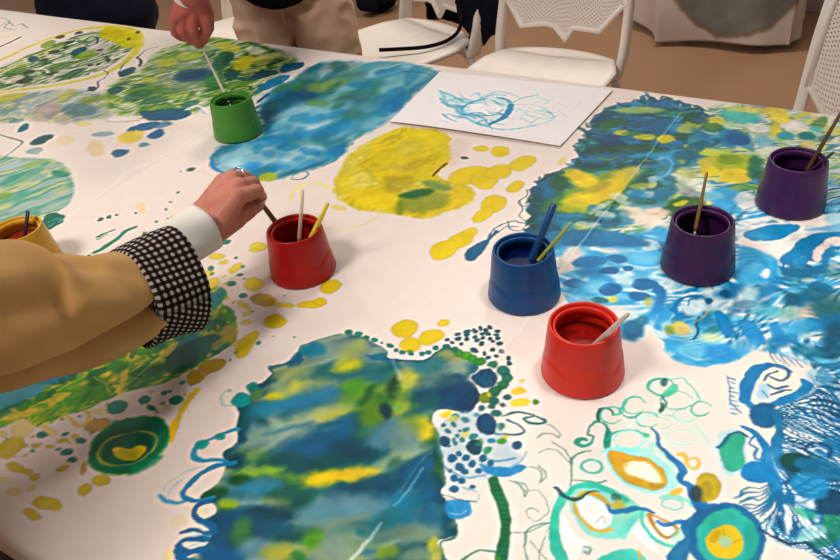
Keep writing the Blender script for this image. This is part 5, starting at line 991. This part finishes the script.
# ---------------------------------------------------------------- second table hung with painted cloth
zc = .03
A = at(655, 40, zc); Bp = at(790, 47, zc); Cp = at(633, 30, zc)
dx = (Bp - A)[:2]; Lf = float(np.linalg.norm(dx)); dx = dx / Lf; dn = np.array([-dx[1], dx[0]])
print('drape', A, Bp, Cp, Lf)
dt = empty('side_table', (A[0] + dx[0] * Lf / 2 + dn[0] * .25, A[1] + dx[1] * Lf / 2 + dn[1] * .25, 0), 'small side table under the grey-blotched white cloth', 'table')
cxy = lambda s, t: A[:2] + dx * s + dn * t
def obox(s0, s1, t0, t1, z0, z1, bev=.004):
    V, F = box(s0, s1, t0, t1, z0, z1, bev); return [(*(cxy(v[0], v[1])), v[2]) for v in V], F
mk('tabletop', *obox(.03, Lf - .03, .03, .45, .50, .525), M_table, dt)
for s0 in (.12, Lf - .16):
    for t0 in (.12, .34): mk('leg', *obox(s0, s0 + .035, t0, t0 + .035, 0, .50), M_metal, dt)
n_s, n_t, n_z = 90, 50, 60
dC = (Cp - A)[:2]; dC = dC / np.linalg.norm(dC); dC = dC * .75 + dn * .25; dC = dC / np.linalg.norm(dC)
V, F, C = [], [], []
def clothpt(p, z):
    # p runs round the skirt: left side (t from .5 to 0), front (s 0..Lf), right side
    if p < .5: s_, t_, nx_, ny_ = 0, .5 - p, -1, 0
    elif p < .5 + Lf: s_, t_, nx_, ny_ = p - .5, 0, 0, -1
    else: s_, t_, nx_, ny_ = Lf, p - .5 - Lf, 1, 0
    k = (.53 - z) / .5; f = (.012 + .012 * k) * math.sin(p * 17 + 1.5 * math.sin(p * 5)) * k + .01 * k
    g_ = .03 * k if (.46 < p < .54 or .46 + Lf < p < .54 + Lf) else 0
    if p < .5:
        q_ = A[:2] + dC * (.5 - p) - np.array([dC[1], -dC[0]]) * -f; return (q_[0], q_[1], z)
    s_ += nx_ * (f); t_ += ny_ * f
    return (*cxy(s_, t_), z)
tot = 1.0 + Lf; NP = 220
for j in range(n_z + 1):
    for i in range(NP + 1):
        p = tot * i / NP; hem = zc + .018 * math.sin(p * 6.3 + 2.2) * .6 + (.05 if False else 0) + max(0, .5 - p) * .10
        z = .53 - (.53 - hem) * j / n_z; V.append(clothpt(p, z))
        sx_ = (p - .5) / Lf; 
        d_ = ((sx_ - .56) / .50) ** 2 + ((z - .40) / .345) ** 2; nn = fbm(np.array([p * 9.]), np.array([z * 9.]), 3)[0]; d_ += (nn - .5) * .35
        base = np.array((206, 192, 184.)); grey = np.array((118, 116, 108.)) * (1 + .5 * (nn - .5)); ed = np.array((120, 96, 78.))
        if 0 < sx_ < 1:
            m_ = min(1, max(0, (1.0 - d_) * 12)); c2 = base * (1 - m_) + grey * m_
            e_ = math.exp(-((d_ - .97) / .05) ** 2) * .7; c2 = c2 * (1 - e_) + ed * e_
        else: c2 = base
        C.append(c2 / 255)
for j in range(n_z):
    for i in range(NP): a0 = j * (NP + 1) + i; F.append((a0, a0 + 1, a0 + NP + 2, a0 + NP + 1))
n0 = len(V); q = [V[0], V[int(NP * .5 / tot)], V[int(NP * (.5 + Lf) / tot)], V[NP]]
for v in q: V.append((v[0], v[1], .531)); C.append(np.array((206, 192, 184.)) / 255)
F.append((n0, n0 + 1, n0 + 2, n0 + 3))
M_cloth = mat('painted_cloth', None, .85, .04, 20., bump=.2, bscale=200., attr=True, spec=.15)
cl = mk('tablecloth', V, F, M_cloth); at_ = cl.data.color_attributes.new('paint', 'FLOAT_COLOR', 'POINT')
s = np.clip(np.array(C), 0, 1); l = np.where(s <= .04045, s / 12.92, ((s + .055) / 1.055) ** 2.4); at_.data.foreach_set('color', np.concatenate([l, np.ones((len(l), 1))], 1).ravel().astype(np.float32))
sd = cl.modifiers.new('s', 'SOLIDIFY'); sd.thickness = .003
tag(cl, 'white cloth with a large grey blot hanging from a side table at the back', 'cloth')

# ---------------------------------------------------------------- people
def finger_chain(pts, rs): return [capsule(pts[i], rs[i], pts[i + 1], rs[i + 1]) for i in range(len(pts) - 1)]
def rest_hand(w_, d, side, n):
    """relaxed hand: wrist w_, pointing d, thumb toward side, palm normal n"""
    w_, d, side, n = Vector(w_), Vector(d).normalized(), Vector(side).normalized(), Vector(n).normalized()
    P = []; L = [.072, .082, .078, .062]
    for k in range(4):
        off = (.030 - .020 * k); m0 = w_ + d * (.085 - .006 * abs(k - 1)) + side * off
        P.append(capsule(w_ + side * off * .5, .017, m0, .0115))
        a = m0 + d * L[k] * .45 + n * .008; b = a + d * L[k] * .3 + n * .014; c = b + d * L[k] * .18 + n * .016
        P += finger_chain([m0, a, b, c], [.0105, .0092, .0084, .0074])
    t0 = w_ + d * .02 + side * .02; t1 = w_ + d * .05 + side * .045 + n * .01; t2 = t1 + d * .032 + side * .014 + n * .008; t3 = t2 + d * .026 + n * .006
    return P + finger_chain([t0, t1, t2, t3], [.018, .0135, .0115, .0090])
def person(name, x, y, face, label, top, legs_m, arms, hands, skin=None, hair=M_hair, top_hem=.86, hips=1.0, height=1.0, skip_top_arm=(), extra_body=(), girth=1.0, skip_arm=(), slim=1.0):
    """standing figure. arms: {+1/-1: (elbow, wrist)} in world space for the figure's right (+1) / left (-1) arm"""
    skin = skin or M_skin
    fx, fy = math.cos(face), math.sin(face); h = height
    W = lambda r, f, z: (x + r * fy + f * fx, y - r * fx + f * fy, z * h)      # r: towards the figure's right
    root = empty(name, (x, y, 0), label, 'person')
    B = []
    head = W(0, .02, 1.57)
    B += [ellipsoid(head, (.078, .085, .108)), capsule(W(0, .05, 1.52), .045, W(0, .065, 1.49), .035), capsule(W(0, 0, 1.40), .052, W(0, .01, 1.50), .048)]
    B += [capsule(W(0, .10, 1.585), .009, W(0, .118, 1.555), .013), capsule(W(0, .098, 1.515), .013, W(0, .1, 1.508), .012)]
    for s_ in (-1, 1): B += [capsule(W(s_ * .08, .0, 1.585), .012, W(s_ * .082, .0, 1.55), .010), capsule(W(s_ * .03, .085, 1.60), .014, W(s_ * .045, .08, 1.60), .012)]
    torso = lambda g_: [capsule(W(-.10, 0, 1.34), .085 * g_, W(.10, 0, 1.34), .085 * g_), capsule(W(-.07 * slim, .01, 1.22), .115 * g_ * slim, W(.07 * slim, .01, 1.22), .115 * g_ * slim), capsule(W(-.05 * slim, .01, 1.05), .115 * g_ * slim, W(.05 * slim, .01, 1.05), .115 * g_ * slim), capsule(W(-.07 * slim, 0, .93), .115 * g_ * slim, W(.07 * slim, 0, .93), .115 * g_ * slim),
                        capsule(W(0, 0, .93), .12 * g_ * slim, W(0, 0, 1.2), .12 * g_ * slim), capsule(W(-.16, 0, 1.38), .055 * g_, W(.16, 0, 1.38), .055 * g_), capsule(W(0, 0, 1.38), .07 * g_, W(0, 0, 1.44), .05 * g_)]
    B += torso(.97)
    legs = lambda g_, s_: [capsule(W(s_ * .095 * slim, 0, .86), .100 * g_ * slim, W(s_ * .10, .02, .50), .062 * g_), capsule(W(s_ * .10, .02, .50), .060 * g_, W(s_ * .10, -.02, .12), .040 * g_)]
    for s_ in (-1, 1):
        B += legs(.95, s_); B.append(capsule(W(s_ * .10, -.03, .05), .035, W(s_ * .11, .13, .035), .03))
        if s_ in skip_arm: continue
        e, w_ = arms[s_]; sh = W(s_ * .185, 0, 1.37)
        B += [capsule(sh, .048, e, .038), capsule(e, .038, w_, .025)]
    V1_, F1_ = melt(B, .010, 4)
    fine = []
    for hp, vox in hands: fine.append(melt(hp, vox, 3))
    V1_, F1_ = join((V1_, F1_), *fine)
    mk('body', V1_, F1_, skin, root)
    # hair, eyes, shoes
    H_ = [ellipsoid((head[0] - fx * .014, head[1] - fy * .014, head[2] + .022), (.088, .092, .098)), capsule(W(0, -.05, 1.60), .06, W(0, -.055, 1.50), .05)]
    Vh, Fh = melt(H_, .008, 3)
    keep = lambda v: (v[0] - head[0]) * fx + (v[1] - head[1]) * fy < .052 + (v[2] - head[2]) * .35
    idx = [i for i, v in enumerate(Vh) if keep(v)]; mp_ = {o: n for n, o in enumerate(idx)}
    ho = mk('hair', [Vh[i] for i in idx], [tuple(mp_[i] for i in f) for f in Fh if all(i in mp_ for i in f)], hair, root)
    for s_ in (-1, 1):
        ey = mk('eye', *ellipsoid(W(s_ * .032, .083, 1.583), (.011, .011, .008), 14), M_shirt, root); mk('iris', *ellipsoid(W(s_ * .032, .0905, 1.583), (.005, .005, .005), 12), M_hair, ey)
    for s_ in (-1, 1): mk('shoe', *melt([capsule(W(s_ * .10, -.04, .045), .042, W(s_ * .11, .13, .038), .036), capsule(W(s_ * .10, -.03, .06), .04, W(s_ * .10, -.03, .10), .042)], .008, 5), M_shoe, root)
    # trousers
    T = []
    for s_ in (-1, 1): T += [capsule(W(s_ * .095 * hips * slim, 0, .84), .108 * hips * slim, W(s_ * .10, .02, .50), .082), capsule(W(s_ * .10, .02, .50), .08, W(s_ * .10, -.01, .12), .068)]
    T += [capsule(W(-.085 * hips * slim, 0, .93), .112 * hips * slim, W(.085 * hips * slim, 0, .93), .112 * hips * slim), capsule(W(-.07 * slim, .015, .86), .105 * hips * slim, W(.07 * slim, .015, .86), .105 * hips * slim)]
    return root, W, T, torso
def cut_below(VF, z, keep_above=False):
    V, F = VF
    zz = z if callable(z) else (lambda v: z)
    ok = [(v[2] >= zz(v)) == keep_above for v in V]; idx = [i for i, o in enumerate(ok) if o]; mp_ = {o: n for n, o in enumerate(idx)}
    return [V[i] for i in idx], [tuple(mp_[i] for i in f) for f in F if all(i in mp_ for i in f)]
PX = lambda q: Vector(at(*q))

# -- far person in khaki trousers, painting into the green pot
P2 = dict(x=-1.500, y=1.680, face=math.radians(-64))
hnd = dict(wr=[(186, -4, .985), (197, -4, .985)], mcp=[(203, 12, .948), (194, 11, .955), (184, 13, .952), (175, 18, .945)],
           pip=[(205, 27, .912), (193, 29, .918), (182, 31, .915), (175, 33, .905)], tip=[(202, 43, .868), (198, 45, .868), (192, 42, .874), (185, 39, .882)])
H2 = []
for k in range(4):
    m_, p_, t_ = PX(hnd['mcp'][k]), PX(hnd['pip'][k]), PX(hnd['tip'][k]); r = [.0125, .0128, .012, .0105][k]
    H2 += [capsule(PX(hnd['wr'][0]), .021, m_, r), capsule(PX(hnd['wr'][1]), .021, m_, r)] + finger_chain([m_, p_, (p_ * .45 + t_ * .55) + (p_ - m_) * .06, t_], [r, r * .88, r * .8, r * .66])
H2 += finger_chain([PX((201, 2, .972)), PX((207, 14, .948)), PX((208, 28, .915)), PX((203, 41, .876))], [.018, .0145, .0125, .0095])
w2 = PX((191, -8, 1.0)); el2 = Vector((-1.72, 1.50, 1.12))
H2 += [capsule(w2, .026, PX((191, -4, .985)), .026), capsule(w2 + (el2 - w2) * .3, .03, w2, .026)]
ws2 = Vector((-1.32, 1.58, 1.14)); e2 = Vector((-1.20, 1.80, 1.10))
H2b = rest_hand(ws2, (-1, -.1, .1), (0, 0, 1), (0, 1, 0))
root, W, T, torso = person('person', P2['x'], P2['y'], P2['face'], 'person in khaki trousers and black top reaching a brush towards the green pot', None, None, {1: (el2, w2), -1: (e2, ws2)}, [(H2, .0022), (H2b, .004)], skin=M_skin2, hips=1.0, slim=.79)
T = folds(melt(T + [capsule(W(-.045, .035, .84), .080, W(.045, .035, .84), .080)], .008, 4), .011, 7, 3, (1.3, 1, 1.6))
tr = mk('trousers', *cut_below(T, 1.0), M_khaki, root)
mk('fly_seam', *tube([W(0, .108, .86), W(0, .117, .81), W(0, .106, .76), W(0, .085, .73)], .003, 8), M_khaki, tr)
top = torso(1.12) + [capsule(W(-.065, .012, .90), .108, W(.065, .012, .90), .108), capsule(W(-.055, .030, .82), .100, W(.055, .030, .82), .100)]
sh = Vector(W(.185, 0, 1.37)); top += [capsule(sh, .062, el2, .052), capsule(el2, .052, w2 + (el2 - w2) * .12, .040)]
sh = Vector(W(-.185, 0, 1.37)); top += [capsule(sh, .062, e2, .052), capsule(e2, .052, ws2, .040)]
tp = folds(melt(top, .009, 4), .004, 10, 8)
_x, _y, _f = P2['x'], P2['y'], P2['face']
rr_ = lambda v: (v[0] - _x) * math.sin(_f) - (v[1] - _y) * math.cos(_f)
hem_ = lambda v: (.790 + .085 * min(1, abs(rr_(v)) / .14) ** 2) if abs(rr_(v)) < .24 and math.hypot(v[0] - _x, v[1] - _y) < .27 else 0
tp = ([(v[0], v[1], max(v[2], hem_(v))) for v in tp[0]], tp[1])
tp_o = mk('black_top', *tp, M_black, root)
d_ = (w2 - el2).normalized(); c0 = w2 - d_ * .028
mk('shirt_cuff', *tube([c0 - d_ * .02, c0, c0 + d_ * .018, c0 + d_ * .022], [.036, .0385, .038, .035], 24), M_shirt, root)
pT = at(200, 44, .868); pE = np.array([POTS['gr'][0] - .004, POTS['gr'][1] + .004, TZ + .046])
q_ = pT + (pT - pE) / np.linalg.norm(pT - pE) * .03
brush(pE, q_, .0028, (226, 220, 210), 'clear brush held by the person in khaki trousers over the green pot', mats=M_clear, bl=.014, fl=.012)

# -- far person in dark clothes
w1 = Vector((-2.20, 1.70, .98)); e1 = Vector((-2.19, 1.86, 1.16)); w1b = Vector((-2.68, 1.72, .98)); e1b = Vector((-2.66, 1.86, 1.16))
root, W, T, torso = person('person', -2.44, 1.75, -math.pi / 2, 'person in long dark navy clothes standing at the far left of the table', None, None, {-1: (e1, w1), 1: (e1b, w1b)},
    [(rest_hand(w1, (0, -.3, -1), (-.3, -1, 0), (-1, 0, 0)), .004), (rest_hand(w1b, (0, -.3, -1), (.3, -1, 0), (1, 0, 0)), .004)], skin=M_skin, hips=1.0, slim=.88)
mk('trousers', *cut_below(folds(melt(T, .010, 4), .005, 9, 1), 1.0), M_navy, root)
top = torso(1.15) + [capsule((-2.50, 1.75, .95), .145, (-2.38, 1.75, .95), .145), capsule((-2.51, 1.74, .66), .155, (-2.37, 1.74, .66), .155), capsule((-2.44, 1.74, .66), .16, (-2.44, 1.74, .95), .15)]
for s_, e_, w_ in ((-1, e1, w1), (1, e1b, w1b)): top += [capsule(Vector(W(s_ * .185, 0, 1.37)), .064, e_, .056), capsule(e_, .056, w_, .044)]
mk('long_coat', *folds(melt(top, .010, 4), .006, 8, 5), M_navy, root)

# -- near person: the arm in a camel coat that reaches in from the left
H3 = []
mcp = [(236, 198, .893), (238, 187, .893), (232, 179, .884), (223, 181, .872)]; pip = [(257, 191, .880), (253, 183, .882), (245, 177, .874), (236, 177, .860)]
dip = [(261, 197, .862), (258, 191, .862), (251, 185, .856), (242, 185, .846)]; tip = [(259, 204, .850), (257, 200, .846), (251, 194, .842), (243, 194, .836)]
for k in range(4):
    a_, b_, c_, t_ = PX(mcp[k]), PX(pip[k]), PX(dip[k]), PX(tip[k]); r = [.0120, .0122, .0116, .0105][k]
    H3 += [capsule(PX((207, 212, .868)), .0215, a_, r * 1.15), capsule(PX((217, 225, .862)), .0215, a_, r * 1.15)] + finger_chain([a_, b_, c_, t_], [r, r * .84, r * .74, r * .62])
    print('finger', k, [(round((q2_ - q1_).length, 3)) for q1_, q2_ in ((PX((210, 222, .866)), a_), (a_, b_), (b_, c_), (c_, t_))])
H3 += finger_chain([PX((217, 228, .856)), PX((235, 218, .858)), PX((248, 211, .856)), PX((258, 205, .853))], [.0215, .0165, .0122, .0095])
w3 = PX((205, 226, .866)); e3 = PX((-20, 318, .935))
H3 += [capsule(PX((170, 245, .868)), .029, w3, .0255, s=(1.1, .9))]
sh3 = Vector((-1.10, .06, 1.36))
x3, y3 = -.90, -.06; f3 = math.radians(50)
# right arm hangs
W_ = lambda r, f, z: Vector((x3 + r * math.sin(f3) + f * math.cos(f3), y3 - r * math.cos(f3) + f * math.sin(f3), z))
er, wr = W_(.27, .0, 1.10), W_(.29, .06, .86)
el_, wl_ = e3, w3
root, W, T, torso = person('person', x3, y3, f3, 'person in a camel coat with checked cuff reaching a brush to the left red pot', None, None, {1: (er, wr), -1: (e3, w3)},
    [(H3, .0013), (rest_hand(wr, (0, .1, -1), (.6, .8, 0), (-.8, .5, 0)), .004)], skip_arm=(-1,))
mk('trousers', *cut_below(folds(melt(T, .010, 4), .005, 9, 1), 1.0), M_navy, root)
# coat: torso, hanging sleeve and the lofted reaching sleeve, in one mesh
top = torso(1.2) + [capsule(W(-.07, 0, .9), .15, W(.07, 0, .9), .15), capsule(W(-.07, 0, .62), .150, W(.07, 0, .62), .150), capsule(W(-.07, 0, .62), .150, W(-.07, 0, .98), .145), capsule(W(.07, 0, .62), .150, W(.07, 0, .98), .145), capsule(W(0, 0, .62), .152, W(0, 0, 1.1), .150)]
top += [capsule(W(.185, 0, 1.37), .07, er, .065), capsule(er, .065, wr, .055)]
coatV = folds(melt(top, .010, 4), .006, 8, 5)
SEC = [  # photo pixel of the axis, height, half height and half depth in metres
    ((-290, 345), 1.18, .085, .080), ((-170, 338), .975, .082, .080), ((-110, 331), .965, .081, .078), ((-50, 320), .95, .074, .072), ((0, 315), .935, .0705, .069), ((40, 312), .912, .0635, .065), ((80, 306), .893, .0615, .062), ((112, 300), .877, .059, .057), ((126, 297), .868, .057, .054), ((138, 295), .862, .053, .050), ((148, 292), .856, .049, .046)]
cen = [PX((q[0], q[1], z)) for q, z, _, _ in SEC]; print('sleeve', [tuple(round(v, 3) for v in c) for c in cen])
cen[0] = Vector(W(-.17, .02, 1.34))
cp = spline(np.array([c[:] for c in cen]), False, 12); rp = np.interp(np.linspace(0, 1, len(cp)), np.linspace(0, 1, len(SEC)), [s_[2] for s_ in SEC]); rq = np.interp(np.linspace(0, 1, len(cp)), np.linspace(0, 1, len(SEC)), [s_[3] for s_ in SEC])
def loft(cp, rp, rq, n=128, disp=None, cap=False, wt=None):
    V, F, UVs = [], [], []; m = len(cp); s_len = 0
    for i in range(m):
        d = Vector(cp[min(i + 1, m - 1)]) - Vector(cp[max(i - 1, 0)]); d.normalize()
        sx = d.cross(Vector((0, 0, 1))).normalized(); up_ = sx.cross(d).normalized()
        if i: s_len += (Vector(cp[i]) - Vector(cp[i - 1])).length
        for k in range(n):
            a = 2 * math.pi * k / n; g_ = disp(i / (m - 1), a, s_len) if disp else 0
            V.append((Vector(cp[i]) + sx * ((rq[i] + g_) * math.cos(a)) + up_ * ((rp[i] + g_) * math.sin(a)))[:])
            UVs.append((s_len, a * (rp[i] + rq[i]) / 2))
    for i in range(m - 1):
        for k in range(n): F.append((i * n + k, i * n + (k + 1) % n, (i + 1) * n + (k + 1) % n, (i + 1) * n + k))
    if cap: F.append(tuple(range(n))); F.append(tuple((m - 1) * n + k for k in range(n)))
    return V, F, UVs
TOTAL = sum((Vector(cp[i + 1]) - Vector(cp[i])).length for i in range(len(cp) - 1))
def sl_disp(t, a, s_):
    # a = 0 faces the camera side, 90 deg is the top
    e = TOTAL - s_                                           # distance from the cuff
    k = 0.
    # long fold sweeping from the cuff's camera side back along the underside
    ag = math.radians(18) - math.radians(62) * min(1, (e / .17)) ** .8
    da = (a - ag + math.pi) % (2 * math.pi) - math.pi
    fade = min(1, e / .02)
    k += fade * (-.017 * math.exp(-(da / .13) ** 2) + .012 * math.exp(-((da + .42) / .3) ** 2))
    for ac, ec, wa, we, am in [(75, .10, .35, .018, -.006), (60, .135, .5, .02, .006), (110, .07, .5, .025, -.004), (30, .17, .35, .03, -.011), (55, .21, .5, .03, .009), (20, .075, .3, .02, .004), (100, .17, .5, .02, .005), (50, .055, .3, .012, -.003), (0, .12, .25, .03, -.005), (25, .125, .2, .025, .005), (80, .26, .4, .02, -.007)]:
        d1 = (a - math.radians(ac) + math.pi) % (2 * math.pi) - math.pi
        k += 1.6 * am * math.exp(-(d1 / wa) ** 2 - ((e - ec - .03 * d1) / we) ** 2)
    k += .003 * mnoise(Vector((math.cos(a) * 1.6, math.sin(a) * 1.6, s_ * 14)))
    return k
sv, sf, _ = loft(cp, rp, rq, 128, sl_disp)
co_ = mk('camel_coat', *join(coatV, (sv, sf)), M_camel, root)
# turned-back check cuff
cA = PX((130, 300, .864)); cB = PX((180, 278, .850)); cD = (cB - cA)
ncp = 26; cpc = [tuple(cA + cD * (k / (ncp - 1))) for k in range(ncp)]
rpc = [.0640 + .0060 * (k / (ncp - 1)) for k in range(ncp)]; rqc = [.056 + .008 * (k / (ncp - 1)) for k in range(ncp)]
def cf(t, a, s_): return .0025 * math.sin(3 * a + 4 * t) + .002 * math.sin(a * 5 + 1) - (.004 if t > .97 or t < .03 else 0)
v1, f1, uv1 = loft(cpc, rpc, rqc, 120, cf)
cpi = cpc[::-1]; v2_, f2_, uv2 = loft(cpi, [r - .007 for r in rpc[::-1]], [r - .007 for r in rqc[::-1]], 120, lambda t, a, s_: .0025 * math.sin(-3 * a + 4 * (1 - t)) * 0)
cu = mk('checked_cuff', *join((v1, f1), (v2_, f2_)), M_check, co_)
wt = cu.data.attributes.new('weave', 'FLOAT_VECTOR', 'POINT'); per = .0086
wt.data.foreach_set('vector', np.array([(a / per, b / per, 0) for a, b in uv1 + uv2]).ravel())
so = cu.modifiers.new('s', 'SOLIDIFY'); so.thickness = .004
# white shirt cuff
sc0, sc1 = PX((160, 256, .860)), PX((206, 226, .866)); dd = sc1 - sc0
cps = [tuple(sc0 + dd * k / 15) for k in range(16)]
vs_, fs_, _ = loft(cps, [.036 - .003 * k / 15 for k in range(16)], [.038 - .004 * k / 15 for k in range(16)], 64, lambda t, a, s_: .0015 * math.sin(4 * a + 5 * t))
sc_o = mk('shirt_cuff', vs_, fs_, M_shirt, root); so = sc_o.modifiers.new('s', 'SOLIDIFY'); so.thickness = .002
# ring and nail
rc = PX((238.5, 176.5, .8805)); rd = (PX(pip[2]) - PX(mcp[2])).normalized(); rx_, ry_ = frame_dirs(rd)
ring = [tuple(rc + rx_ * (.0122 * math.cos(t)) + ry_ * (.0122 * math.sin(t))) for t in np.linspace(0, 2 * math.pi, 33)]
mk('ring', *tube(ring, .0016, 8), M_silver, root)
mk('thumb_nail', *ellipsoid(PX((261.5, 202.5, .861)), (.0055, .0060, .0022), 14), M_nail, root)
b0 = at(288, 239, .778); b1 = at(262, 204, .853); d_ = (b1 - b0) / np.linalg.norm(b1 - b0)
brush(b0, b1 + d_ * .022, .0038, (120, 80, 46), 'brown brush held by the camel-sleeved hand, dipping into the left red pot')
